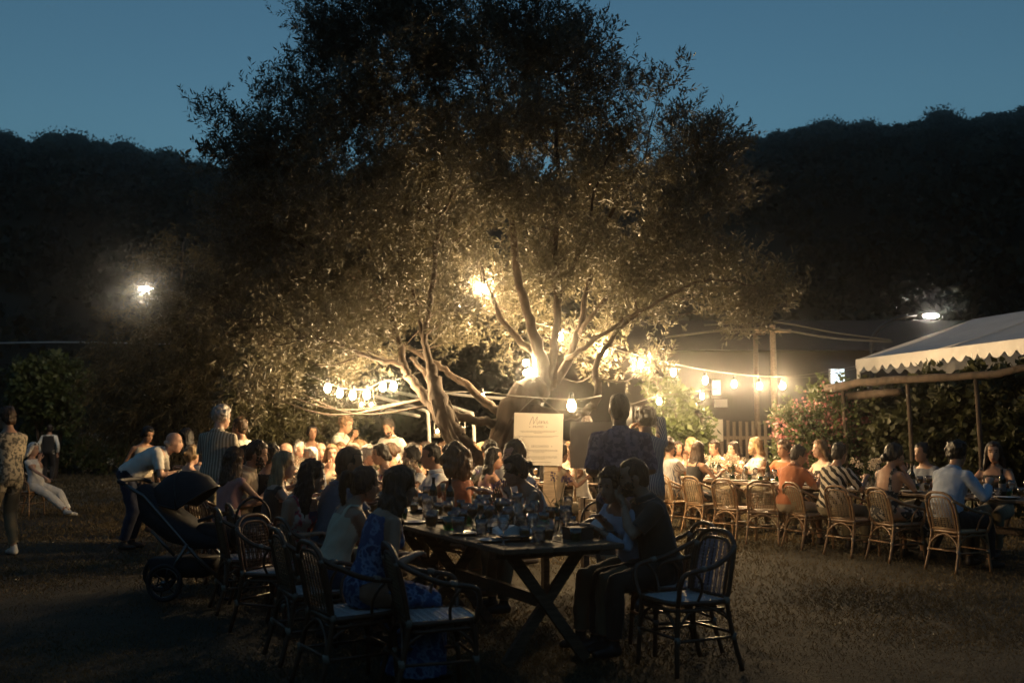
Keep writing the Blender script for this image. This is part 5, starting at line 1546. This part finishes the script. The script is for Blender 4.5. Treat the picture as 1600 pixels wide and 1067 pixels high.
def finish_people():
    dg = bpy.context.evaluated_depsgraph_get()
    for n_, j in enumerate(queue):
        s_ = j['s']
        v, nr, f = evaluated(j['o'], dg)
        t = thing('person', j['label'], 'person', (j['q'][0], j['q'][1], 0), R(j['face'] - 90), j['group'])
        # which limb each vertex belongs to
        ds, ts = [], []
        best = None; tt = None
        for i in range(len(j['sp']) - 1):
            d_, t_ = seg(v, j['sp'][i], j['sp'][i + 1])
            val = j['spt'][i] + t_ * (j['spt'][i + 1] - j['spt'][i])
            if best is None: best, tt = d_, val
            else:
                k = d_ < best; best = np.where(k, d_, best); tt = np.where(k, val, tt)
        ds.append(best - .135 * j['w']); ts.append(tt)
        for i in (0, 1):
            d1, t1_ = seg(v, j['sh'][i], j['el'][i]); d2, t2_ = seg(v, j['el'][i], j['wr'][i])
            ds.append(np.where(d1 < d2, d1, d2) - .045 * s_); ts.append(np.where(d1 < d2, t1_, 1 + t2_))
        for i in (0, 1):
            d1, t1_ = seg(v, j['hipj'][i], j['kn'][i]); d2, t2_ = seg(v, j['kn'][i], j['an'][i]); d3, t3_ = seg(v, j['an'][i], j['toes'][i])
            d3 = d3 - .02
            dd = np.minimum(np.minimum(d1, d2), d3)
            ds.append(dd - .075 * s_); ts.append(np.where(dd == d1, t1_, np.where(dd == d2, 1 + t2_, 2 + t3_)))
        d1, _ = seg(v, j['hc'], j['nb'] + j['nk'] * .05 * s_)
        ds.append(d1 - .085 * s_); ts.append(np.zeros(len(v)))
        g = np.argmin(np.array(ds), 0)
        tv = np.array(ts)[g, np.arange(len(v))]
        # the body, with hands and face
        b = MB(); b.add(v, f)
        for i, e in enumerate((-1, 1)):
            y = unit(j['wr'][i] - j['el'][i])
            up = np.array([0, 0, 1.0]) if abs(y[2]) < .8 else np.array([-e * 1.0, .3, 0])
            B = basis(y, up)
            h = hand(e, j['curl'])
            for vv, (ff, mi) in zip(h.v, h.f if len(h.f) == len(h.v) else [(None, 0)] * len(h.v)): pass
            allv = np.concatenate(h.v) @ B.T * (s_ * (.93 if j['fem'] else 1.05)) + j['wr'][i]
            o0 = b.n
            b.v.append(allv); b.n += len(allv)
            for ff, mi in h.f: b.f.append((ff + o0, 0))
        tr = lambda q: j['Hm'] @ np.array(q) * j['hs'] + j['hc']
        for e in (-1, 1):
            b.ball(tr((e * .030, .0845, .012)), np.array([.0135, .006, .0065]) * j['hs'], 8, 5, j['Hm'], 1)
            b.ball(tr((e * .031, .090, .034)), np.array([.021, .006, .0045]) * j['hs'], 8, 5, j['Hm'], 3)
        b.ball(tr((0, .1005, -.067)), np.array([.022, .006, .0075]) * j['hs'], 8, 5, j['Hm'], 2)
        b.build('body', [SKIN[j['skin']], M['eye'], M['lip'], M['brow']], t)
        # hair
        if 'oh' in j:
            hv, hn, hf = evaluated(j['oh'], dg)
            st_ = j['hair'][0]
            hv = hv + hn * folds(hv, 70 if 'curl' in st_ or st_ == 'afro' else 55, .004 if st_ in ('buzz', 'cap_hat') else .008, n_)[:, None]
            hb = MB(); hb.add(hv, hf)
            if st_ not in ('buzz', 'bald', 'cap_hat'):     # loose strands at the outline
                k = 420 if j['q'][1] < 10 else 170
                ii_ = np.random.default_rng(n_).integers(0, len(hv), k)
                loc = (hv[ii_] - j['hc']) @ j['Hm']
                keep = ~((loc[:, 1] > .04) & (loc[:, 2] < .06))
                ii_ = ii_[keep]
                dd = hn[ii_] * .5 + np.random.default_rng(n_ + 9).normal(size=(len(ii_), 3)) * .5 + [0, 0, -.5 if st_ in ('long', 'wavy', 'pony') else .0]
                leaf_quads(hb, hv[ii_] - hn[ii_] * .004, dd, .05 * j['hs'], .0024)
            nm = 'cap' if st_ == 'cap_hat' else 'hair'
            ho = hb.build(nm, fab_('black') if nm == 'cap' else HAIR[j['hair'][1]], t)
        if j['beard']:
            bm = MB()
            rr_ = np.random.default_rng(n_)
            for i in range(46):
                a = rr_.uniform(-1.35, 1.35); z = rr_.uniform(-.118, -.05 + .03 * abs(a))
                w_ = np.interp(z, [-.12, -.1, -.06, -.02], [.028, .045, .058, .066])
                bm.ball(tr((w_ * math.sin(a) * 1.05, .012 + .080 * math.cos(a) * (1 if z > -.105 else .9), z)), .0145 * j['hs'], 6, 5)
            bm.build('beard', HAIR[j['hair'][1] if j['hair'][1] != 'white' else 'grey'], t)
        fo = folds(v, 26, .007, n_ + 50)
        armt = (g == 1) | (g == 2)
        legt = (g == 3) | (g == 4)
        loc = v - j['c']
        if j['top']:
            m_, sl, nl = j['top'][:3]
            lo = j['top'][3] if len(j['top']) > 3 else -.02
            mask = ((g == 0) & (tv > lo) & (tv < nl)) | (armt & (tv < sl)) | (legt & (tv < .10) & (lo < 0))
            if sl > 0: mask |= (g == 0) & (tv > .3) & (tv < nl)
            else:
                mask &= ~armt
                if nl < .47:      # thin straps
                    lx = np.abs((v - j['spine'](.47)) @ j['rs'])
                    mask |= (g == 0) & (tv >= nl - .02) & (lx > .075 * s_) & (lx < .115 * s_)
            loose = .010 + .012 * np.clip(1 - np.abs(tv - .08) / .22, 0, 1) * (g == 0) + .010 * armt * np.clip(tv / max(sl, .1), 0, 1)
            if j['fem']: loose = loose * .7
            ex_ = None
            if j['collar']:
                def ex_(bb, j=j, s_=s_):
                    a = np.arange(14) * 2 * math.pi / 14
                    rg = []
                    for h, r0 in ((.0, .082), (.035, .072), (.055, .066), (.04, .078), (.015, .092)):
                        cen = j['nb'] + j['nk'] * (h - .035) * s_
                        rg.append(cen + (np.cos(a) * r0 * s_)[:, None] * j['rs'] + (np.sin(a) * r0 * s_)[:, None] * j['fs'] - j['fs'] * .004)
                    bb.loft(rg, cap=False)
            cloth(v, nr, f, mask, loose + fo, 'shirt' if not j['fem'] or sl > .2 else 'blouse', fab_(m_), t, ex_)
        if j['dress']:
            m_, length, nl, sl = j['dress']
            mask = ((g == 0) & (tv < nl) & (tv > -.2)) | (armt & (tv < sl))
            if nl < .47:
                lx = np.abs((v - j['spine'](.47)) @ j['rs'])
                mask |= (g == 0) & (tv >= nl - .02) & (lx > .085 * s_) & (lx < .12 * s_)
            sv, sn_, sf = evaluated(j['os'], dg)
            sv = sv + sn_ * (folds(sv * [1, 1, .35], 30, .016, n_))[:, None]
            def ex_(bb, sv=sv, sf=sf): bb.add(sv, sf)
            cloth(v, nr, f, mask, .008 + fo * .6, 'dress', fab_(m_), t, ex_)
        elif j['bottom']:
            m_, ln_ = j['bottom']
            mask = (legt & (tv < ln_)) | ((g == 0) & (tv < .10))
            cloth(v, nr, f, mask, .010 + .012 * legt * np.clip(tv - .2, 0, 1) + fo, 'trousers' if ln_ > 1.2 else 'shorts', fab_(m_), t)
        for gi in (3, 4): cloth(v, nr, f, (g == gi) & (tv > 1.93), np.full(len(v), .006), 'shoe', shoe_w if j['shoes'] == 'white' else shoe_m, t)
        j['geo'] = (v, nr, f, g, tv)
        if j['extra']: j['extra'](j, t)
        del j['geo']
        for k in ('o', 'oh', 'os'):
            if k in j:
                me = j[k].data; bpy.data.objects.remove(j[k]); bpy.data.meshes.remove(me)
    print('people', len(queue))

# ------------------------------------------------------------------ who sits and stands where
L1, R1, L3, R3 = 2.08, 3.86, 9.17, 10.8
A = AN
# left side of the near table, from the front
person('woman in a sleeveless blue patterned dress at the front of the near table', PN(626, 1.98), A + 4, H=1.60, fem=True, lean=15, hair=('wavy', 'brown'), skin='tan', top=None, dress=('bluefloral', 1, .47, 0), head=(-6, 4), hands='lap', shoes='dark', feet=((-.05, .30, 0), (.12, .38, 0)))
person('woman with a dark ponytail in a pale strappy top at the near table', PN(571, 2.02), A + 4, H=1.56, fem=True, lean=19, hair=('pony', 'dark'), skin='tan', top=('cream', 0, .42), bottom=('denim', 1.8), head=(-8, 2), hands='fold')
person('man with short dark hair and a slate blue shirt at the near table', PN(547, 2.16), A + 10, H=1.74, lean=9, hair=('buzz', 'black'), skin='brown', beard=True, top=('greyblue', .6, .52), collar=True, head=(-22, 4), hands='table')
person('woman with long straight dark hair in a red floral dress, legs crossed towards the lawn', PN(487, 1.90), -28, H=1.58, fem=True, lean=10, hair=('long', 'black'), skin='tan', top=None, dress=('redfloral', .3, .42, 0), head=(45, 10), hands='lap', feet=((.14, .46, .0), (.10, .52, .10)))
person('woman with long straight blonde hair in a dark top at the near table', PN(444, 2.05), A - 4, H=1.62, fem=True, lean=6, hair=('long', 'blond'), skin='fair', top=('brownd', .1, .46), head=(-10, 2))
person('guest with thick black hair beyond the blonde woman', PN(425, 2.3), A + 5, H=1.70, lean=4, hair=('short', 'black'), skin='tan', top=('black', .6, .5))
person('bearded man in a beige short-sleeved shirt leaning in at the near table', PN(402, 2.12), A - 22, H=1.82, lean=10, hair=('short', 'dark'), beard=True, skin='tan', top=('beige', .8, .52), collar=True, head=(-4, 10), hands='lap')
person('woman with long wavy brown hair and a pink top near the striped shirt', PN(367, 1.86), A + 30, H=1.66, fem=True, lean=3, hair=('curlslong', 'brown'), skin='tan', top=('pink', .15, .47))
person('guest with long dark hair between the pink top and the bearded man', PN(385, 2.3), A + 30, H=1.66, fem=True, lean=3, hair=('long', 'black'), skin='tan', top=('black', .5, .48))
person('tall man in a striped shirt and olive trousers standing with his back to the camera', G(347, 12.3), 80, 'stand', H=1.81, lean=2, hair=('curly', 'grey'), skin='fair', top=('stripes', .75, .52, -.10), bottom=('khaki', 1.95), head=(-25, 8), hands='front', collar=True, shoes='white')
person('person in a pale leaf-print shirt standing just beyond the striped-shirt man', G(374, 13.4), 160, 'stand', H=1.68, lean=3, hair=('short', 'brown'), skin='tan', top=('palefloral', .6, .52, -.08), bottom=('grey', 1.9), hands='front')
person('woman with pinned-up greying blonde hair and a black top, seen from behind', G(300, 12.7), 62, H=1.66, fem=True, lean=4, hair=('bun', 'blond'), skin='fair', top=('black', .1, .40), hands='lap')
person('grey-haired seated guest in a white shirt beside the striped-shirt man', G(317, 13.6), 55, H=1.68, lean=4, hair=('short', 'grey'), skin='fair', top=('white', .8, .52), hands='lap')
person('balding man in a white shirt bending far forward behind the stroller', G(272, 13.0), 8, 'stand', H=1.78, w=1.08, lean=54, hair=('bald', 'grey'), skin='fair', top=('white', .75, .52), bottom=('navy', 1.95), head=(0, -18), hands=((-.12, .62, .02), (.14, .66, .05)), collar=True)
person('woman in a sleeveless cream top standing at the left edge of the guests', G(231, 15.2), -55, 'stand', H=1.60, fem=True, lean=5, hair=('lowbun', 'black'), skin='tan', top=('cream', 0, .49), bottom=('brownd', 1.9), head=(20, 20), hands='side')
person('woman with long dark hair leaning towards the bending man', G(291, 14.3), 190, 'stand', H=1.58, fem=True, lean=14, hair=('long', 'black'), skin='tan', top=('pink', 0, .44), bottom=('black', 1.9), head=(0, 12), hands='front')
person('man in a leaf-print shirt and olive trousers standing at the far left edge', G(10, 12.3), 152, 'stand', H=1.80, lean=1, hair=('short', 'brown'), skin='tan', top=('leafprint', .9, .52, -.12), bottom=('khaki', 1.95), head=(6, 4), hands='front', shoes='white')
def sunglasses(j, t):
    mb_ = MB(); tr = lambda q: j['Hm'] @ np.array(q) * j['hs'] + j['hc']
    for e in (-1, 1):
        mb_.ball(tr((e * .035, .055, .098)), np.array([.03, .012, .02]) * j['hs'], 10, 6, j['Hm'])
        mb_.tube([tr((e * .065, .05, .095)), tr((e * .088, -.02, .05)), tr((e * .085, -.07, .02))], .004, 5)
    mb_.build('sunglasses', M['black_leather'], t)
person('older woman in white lounging on a chair on the left lawn, sunglasses on her hair', G(52, 18.4), -12, H=1.68, fem=True, lean=-16, hair=('bob', 'white'), skin='fair', top=('white', .5, .50), bottom=('white', 1.9), head=(0, 14), hands=((-.04, .22, .60), (.20, .36, .14)), feet=((-.10, .66, 0), (.10, .80, 0)), extra=sunglasses, shoes='white', group='people on the left lawn')
chair(G(47, 18.4), -12, 'armchair of the older woman lounging on the left lawn')
def waistcoat(j, t):
    v, nr, f, g, tv = j['geo']
    cloth(v, nr, f, (g == 0) & (tv > -.03) & (tv < .49), np.full(len(v), .034), 'waistcoat', fab_('black'), t)
person('waiter in a white shirt and dark waistcoat standing far back on the left', G(78, 31), 100, 'stand', H=1.78, lean=2, hair=('short', 'dark'), skin='tan', top=('white', 1.9, .52), bottom=('black', 1.95), head=(10, 0), hands='side', extra=waistcoat, group='people on the left lawn')
WAITER = len(queue) - 1
# far end and beyond
person('woman in a white halter dress standing among the leaves at the far end', G(488, 16.4), -82, 'stand', H=1.62, fem=True, lean=2, hair=('lowbun', 'black'), skin='tan', top=None, dress=('white', .6, .42, 0), head=(15, 5), hands='hips')
person('curly-haired man in a pale floral shirt standing at the far end, one hand raised', G(541, 15.9), -18, 'stand', H=1.77, lean=4, hair=('curly', 'light'), skin='tan', top=('palefloral', .6, .52, -.08), bottom=('beige', 1.9), head=(-2, 16), hands=((-.12, .12, .0), (.12, .30, .46)), collar=True)
def held_glass(j, t):
    g_ = np.array(j['wr'][1]) + unit(j['wr'][1] - j['el'][1]) * .08
    a = R(j['face'] - 90); q = rotz(a) @ g_ + np.array([j['q'][0], j['q'][1], 0])
    o = obj('wine_glass', wine_me, None, q - [0, 0, .06]); tag(o, 'glass held up by the man in white at the far end', 'glass')
person('man in a loose white shirt looking down at the glass in his hand', G(607, 16.2), 232, 'stand', H=1.72, w=1.08, lean=3, hair=('short', 'dark'), beard=True, skin='tan', top=('white', 1.7, .52, -.08), bottom=('beige', 1.9), head=(14, 22), hands=((-.20, .10, .05), (.32, .28, .30)), collar=True, extra=held_glass)
person('seated man with a long curly beard at the far end of the table', G(563, 14.6), 5, H=1.74, lean=4, hair=('curly', 'light'), beard=True, skin='tan', top=('pink', .8, .5), head=(-5, 5))
person('white-haired guest at the far left end of the near table', G(468, 15.0), -60, H=1.70, lean=6, hair=('short', 'white'), skin='fair', top=('white', .8, .5))
person('white-haired guest in grey sitting lower at the far end', G(484, 13.5), 215, H=1.62, lean=10, hair=('short', 'white'), skin='fair', top=('greyblue', .8, .5))
person('guest with grey thinning hair beside the woman with her hand to her mouth', G(501, 14.8), -70, H=1.70, lean=6, hair=('bald', 'grey'), skin='fair', top=('white', .8, .5))
person('woman with light brown hair resting her hand by her mouth at the far end', G(518, 14.0), -80, H=1.66, fem=True, lean=6, hair=('bob', 'light'), skin='fair', top=('cream', .3, .48), head=(10, 2), hands='chin')
# right side of the near table
person('woman with dark hair in a low bun facing left across the near table', PN(594, 3.9), A + 178, H=1.70, fem=True, lean=5, hair=('lowbun', 'dark'), skin='tan', top=('redfloral', .1, .45), head=(4, 4))
person('woman with dark tied-back hair next to the man in white', PN(642, 3.95), A + 176, H=1.68, fem=True, lean=7, hair=('lowbun', 'black'), skin='tan', top=('white', .4, .47))
person('young man with thick dark hair and a white shirt facing left', PN(673, 3.82), A + 170, H=1.72, lean=5, hair=('short', 'black'), skin='tan', top=('white', .7, .52), collar=True, head=(-6, 4))
person('woman with hair pinned up sitting behind the leaning trunk', G(610, 14.9), 200, H=1.68, fem=True, lean=4, hair=('bun', 'brown'), skin='tan', top=('cream', .2, .46))
person('woman with a loose bun seated at the back left of the leaning trunk', G(664, 14.9), 190, H=1.70, fem=True, lean=2, hair=('bun', 'dark'), skin='tan', top=('cream', .3, .46), head=(0, -6))
person('woman with big frizzy hair and an orange top, her back to the camera', PN(708, 3.62), A + 108, H=1.66, fem=True, lean=5, hair=('afro', 'light'), skin='tan', top=('orange', .5, .50))
chair(queue[-1]['q'] - [math.cos(R(A + 108)) * .1, math.sin(R(A + 108)) * .1, 0], A + 108, 'rattan armchair of the woman with frizzy hair')
person('curly-haired man in a pale shirt just behind the leaning trunk', G(764, 13.0), 125, H=1.74, lean=3, hair=('curly', 'dark'), skin='tan', top=('white', .8, .5), head=(0, 4))
person('smiling dark-haired woman looking right beside the thick trunk', G(772, 11.4), 25, H=1.64, fem=True, lean=6, hair=('long', 'black'), skin='tan', top=('pink', 0, .40), head=(-30, 0))
person('woman with a dark bun and bare arm leaning on her hand, facing left', PN(805, 3.72), A + 172, H=1.68, fem=True, lean=22, hair=('bun', 'black'), skin='tan', top=('pinkstripe', 0, .48), head=(0, 2), hands='chinL', twist=8)
person('light-haired guest mostly hidden behind the woman with the dark bun', PN(803, 4.1), A + 176, H=1.80, lean=8, hair=('short', 'light'), skin='fair', top=('white', .8, .5))
person('woman in pale blue leaning sideways over the front of the table towards her partner', PN(955, 3.74), A + 186, H=1.60, fem=True, lean=24, side=-6, hair=('lowbun', 'dark'), skin='tan', top=('paleblue', 1.7, .49), head=(14, 4), hands=((-.16, .52, .30), (.10, .50, .30)))
person('man in a dark shirt turned to the woman leaning on the table', PN(990, 3.76), A + 172, H=1.63, lean=13, hair=('buzz', 'dark'), skin='tan', beard=True, top=('dkgreen', .75, .52), bottom=('brownd', 1.9), collar=True, head=(-18, 6), hands=((-.02, .24, .63), (.16, .40, .34)))
chair(queue[-1]['q'] + [.05, .02, 0], A + 170, 'rattan armchair of the man in the dark shirt', 'dark')
# more of the crowd at the far tables
for x, d_, fc, lab, kw in ((628, 16.4, 195, 'fair-haired guest deep in the crowd left of the leaning trunk', dict(hair=('short', 'light'), skin='fair', top=('white', .7, .5))),
        (646, 13.6, 20, 'dark-haired guest with rim-lit hair just left of the leaning trunk', dict(hair=('short', 'dark'), top=('beige', .7, .5))),
        (575, 13.2, 15, 'grey-haired guest bending over the far end of the near table', dict(hair=('short', 'grey'), lean=16, skin='fair', top=('pink', .7, .5))),
        (552, 13.3, 30, 'guest in cream with bobbed hair in front of the curly-haired man', dict(hair=('bob', 'light'), fem=True, skin='fair', top=('cream', .4, .48))),
        (532, 15.6, -60, 'long-haired guest seated below the woman in the halter dress', dict(hair=('wavy', 'light'), fem=True, skin='fair', top=('white', .2, .46))),
        (447, 14.6, -20, 'bald guest in white at the shrub beside the white-haired guests', dict(hair=('bald', 'white'), skin='fair', top=('white', .7, .5))),
        (692, 16.3, 210, 'woman in cream with brown bob behind the leaning trunk', dict(hair=('bob', 'brown'), fem=True, skin='fair', top=('cream', .3, .47))),
        (737, 15.8, -80, 'man in white facing the camera between the two trunks', dict(hair=('short', 'brown'), skin='tan', top=('white', .7, .5))),
        (752, 14.6, 180, 'woman with light wavy hair low between the trunks', dict(hair=('wavy', 'blond'), fem=True, skin='fair', top=('pink', .2, .46))),
        (783, 16.8, -90, 'guest in pale blue behind the smiling dark-haired woman', dict(hair=('curly', 'brown'), skin='tan', top=('paleblue', .7, .5))),
        (876, 13.2, 30, 'woman with brown bun whose back shows beside the menu stake', dict(hair=('bun', 'brown'), fem=True, skin='tan', top=('beige', .2, .46))),
        (880, 16.6, -60, 'curly-haired guest farthest back beside the menu board', dict(hair=('curly', 'dark'), skin='tan', top=('white', .7, .5))),
        (1060, 18.6, -100, 'guest at the very far end of the right table', dict(hair=('wavy', 'dark'), fem=True, skin='tan', top=('cream', .3, .47)))):
    person(lab, G(x, d_), fc, H=1.70, **kw)
# standing in the middle
person('tall man in a dark purple patterned shirt standing with his back to the camera', G(967, 8.45), 94, 'stand', H=1.80, w=1.07, lean=1, hair=('buzz', 'black'), skin='brown', top=('plumprint', .95, .53, -.14), bottom=('brownd', 1.95), head=(4, 0), hands=((-.12, .20, .17), (.12, .22, .19)), collar=True)
person('man in a striped shirt raising his arm to his head, behind the tall standing man', G(1008, 10.3), 112, 'stand', H=1.74, w=1.05, lean=4, side=4, hair=('curly', 'dark'), skin='tan', top=('bluestripes', 1.9, .52, -.08), bottom=('beige', 1.9), head=(-10, 4), hands=((-.20, .20, .20), (.02, .16, .66)), elbow=1)
person('waiter in white with dark braces bending over the middle table', G(917, 15.6), 95, 'stand', H=1.78, lean=16, hair=('short', 'dark'), skin='tan', top=('white', 1.5, .52), bottom=('black', 1.95), hands='reach')
person('woman with a dark bun and pale top at the table behind the menu board', G(897, 14.0), 186, H=1.66, fem=True, lean=5, hair=('lowbun', 'dark'), skin='fair', top=('white', .1, .46), head=(0, 4))
person('woman with brown hair at the middle table, just right of the menu board', G(890, 15.4), -70, H=1.70, fem=True, lean=3, hair=('wavy', 'light'), skin='fair', top=('cream', .4, .48))
person('man with short dark hair at the middle table, beside the grey board', G(908, 15.7), 200, H=1.76, lean=3, hair=('short', 'dark'), skin='fair', top=('beige', .8, .5))
# right table, near side then far side
person('man in a striped shirt leaning back at the right table, his head tipped up', PN(1046, L3), A - 2, H=1.80, lean=-6, hair=('curly', 'dark'), beard=True, skin='tan', top=('bluestripes', .7, .52), bottom=('beige', 1.2), head=(6, -10), hands='chest')
person('woman with long straight brown hair in a black dress at the right table', PN(1091, L3), A + 8, H=1.72, fem=True, lean=6, hair=('long', 'brown'), skin='tan', top=None, dress=('black', .6, .44, 0), head=(10, 4))
person('guest with dark hair and an orange shirt at the right table', PN(1248, L3), A + 6, H=1.68, lean=12, hair=('short', 'dark'), skin='tan', top=('orange', .8, .52), bottom=('beige', 1.2), head=(-30, 8), collar=True)
person('guest in a bold black and cream shirt with dark hair at the right table', PN(1312, L3 + .05), A + 4, H=1.74, lean=12, hair=('short', 'black'), skin='tan', top=('zebra', .9, .52), head=(8, 4))
person('woman with a bare back, updo and dark floral dress at the right table', PN(1398, L3), A + 2, H=1.74, fem=True, lean=10, hair=('lowbun', 'black'), skin='tan', top=None, dress=('darkfloral', .6, .26, 0), head=(-24, 4), hands='chin')
person('man in a pale blue shirt leaning on the right table, nearest the right edge', PN(1496, L3 + .02), A - 4, H=1.82, w=1.05, lean=15, hair=('curly', 'black'), skin='tan', top=('paleblue', 1.8, .52), bottom=('black', 1.9), head=(20, 6), hands='table', collar=True)
person('guest with tousled fair hair at the far end of the right table', PN(1079, R3), A + 176, H=1.78, lean=4, hair=('curly', 'blond'), skin='fair', top=('white', .6, .5), head=(-20, 0))
person('dark-haired man in white facing left at the far side of the right table', PN(1116, R3), A + 172, H=1.74, lean=5, hair=('short', 'dark'), skin='tan', top=('white', .8, .52), head=(14, 4))
person('dark-haired woman behind the white flowers at the far side of the right table', PN(1146, R3), A + 180, H=1.70, fem=True, lean=6, hair=('bob', 'dark'), skin='fair', top=('white', .2, .46), hands='chin')
person('man with long blond hair and a beard in a pale floral shirt, facing left', PN(1180, R3 - .05), A + 160, H=1.82, lean=2, hair=('bob', 'blond'), beard=True, skin='fair', top=('palefloral', .7, .52), head=(-4, 2))
person('guest with curly brown hair and an orange top in front of the bougainvillea', PN(1224, R3 + .05), A + 200, H=1.74, lean=5, hair=('curly', 'brown'), skin='tan', top=('orange', .6, .5), head=(-20, 4))
person('fair-haired woman in profile beside the bougainvillea', PN(1281, R3 - .1), A + 168, H=1.76, fem=True, lean=3, hair=('bob', 'light'), skin='fair', top=('cream', .3, .48))
person('dark-haired guest half hidden behind the woman with the bare back', PN(1440, R3), A + 178, H=1.70, lean=6, hair=('short', 'black'), skin='olive', top=('greyblue', .7, .5))
person('woman with long dark hair facing the camera at the right edge', PN(1553, R3 - .1), A + 200, H=1.74, fem=True, lean=3, hair=('long', 'dark'), skin='tan', top=('black', .1, .44), head=(14, 0))
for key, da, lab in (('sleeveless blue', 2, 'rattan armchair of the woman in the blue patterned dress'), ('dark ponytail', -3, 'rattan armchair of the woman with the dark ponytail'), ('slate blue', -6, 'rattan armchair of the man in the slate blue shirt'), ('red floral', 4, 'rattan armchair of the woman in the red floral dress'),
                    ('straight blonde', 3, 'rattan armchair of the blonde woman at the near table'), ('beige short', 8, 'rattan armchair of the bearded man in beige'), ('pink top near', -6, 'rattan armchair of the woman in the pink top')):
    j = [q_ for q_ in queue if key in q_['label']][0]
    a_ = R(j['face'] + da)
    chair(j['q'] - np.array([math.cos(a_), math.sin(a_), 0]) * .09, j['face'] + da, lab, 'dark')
chair(G(298, 12.6), 62, 'rattan armchair of the woman in black seen from behind the stroller', 'warm')
finish_people()
# name the tableware by the guest it stands before
import re
for o, kind in table_items:
    m = min(queue, key=lambda j: (j['q'][0] - o.location.x) ** 2 + (j['q'][1] - o.location.y) ** 2)
    w_ = re.split(r',| at the| standing| facing| beside| behind| leaning| next to| near the| beyond| just | raising| looking| half ', m['label'])[0].split()
    o['label'] = ' '.join(((kind + ' nearest the').split() + w_)[:16])

# ------------------------------------------------------------------ thin haze added to imitate lens glow round the lamps
hz = MB().box((0, 0, 39), (300, 300, 84))
hm = bpy.data.materials.new('haze')
hm.use_nodes = True
hn = hm.node_tree
hn.nodes.remove(hn.nodes['Principled BSDF'])
pv = hn.nodes.new('ShaderNodeVolumePrincipled')
pv.inputs['Color'].default_value = (.92, .93, .95, 1)
pv.inputs['Density'].default_value = 0.0019
pv.inputs['Anisotropy'].default_value = 0.975
hn.links.new(pv.outputs[0], hn.nodes['Material Output'].inputs['Volume'])
tag(hz.build('haze', hm, None, False), 'thin haze added to imitate lens glow round the lamps', 'haze', kind='stuff')
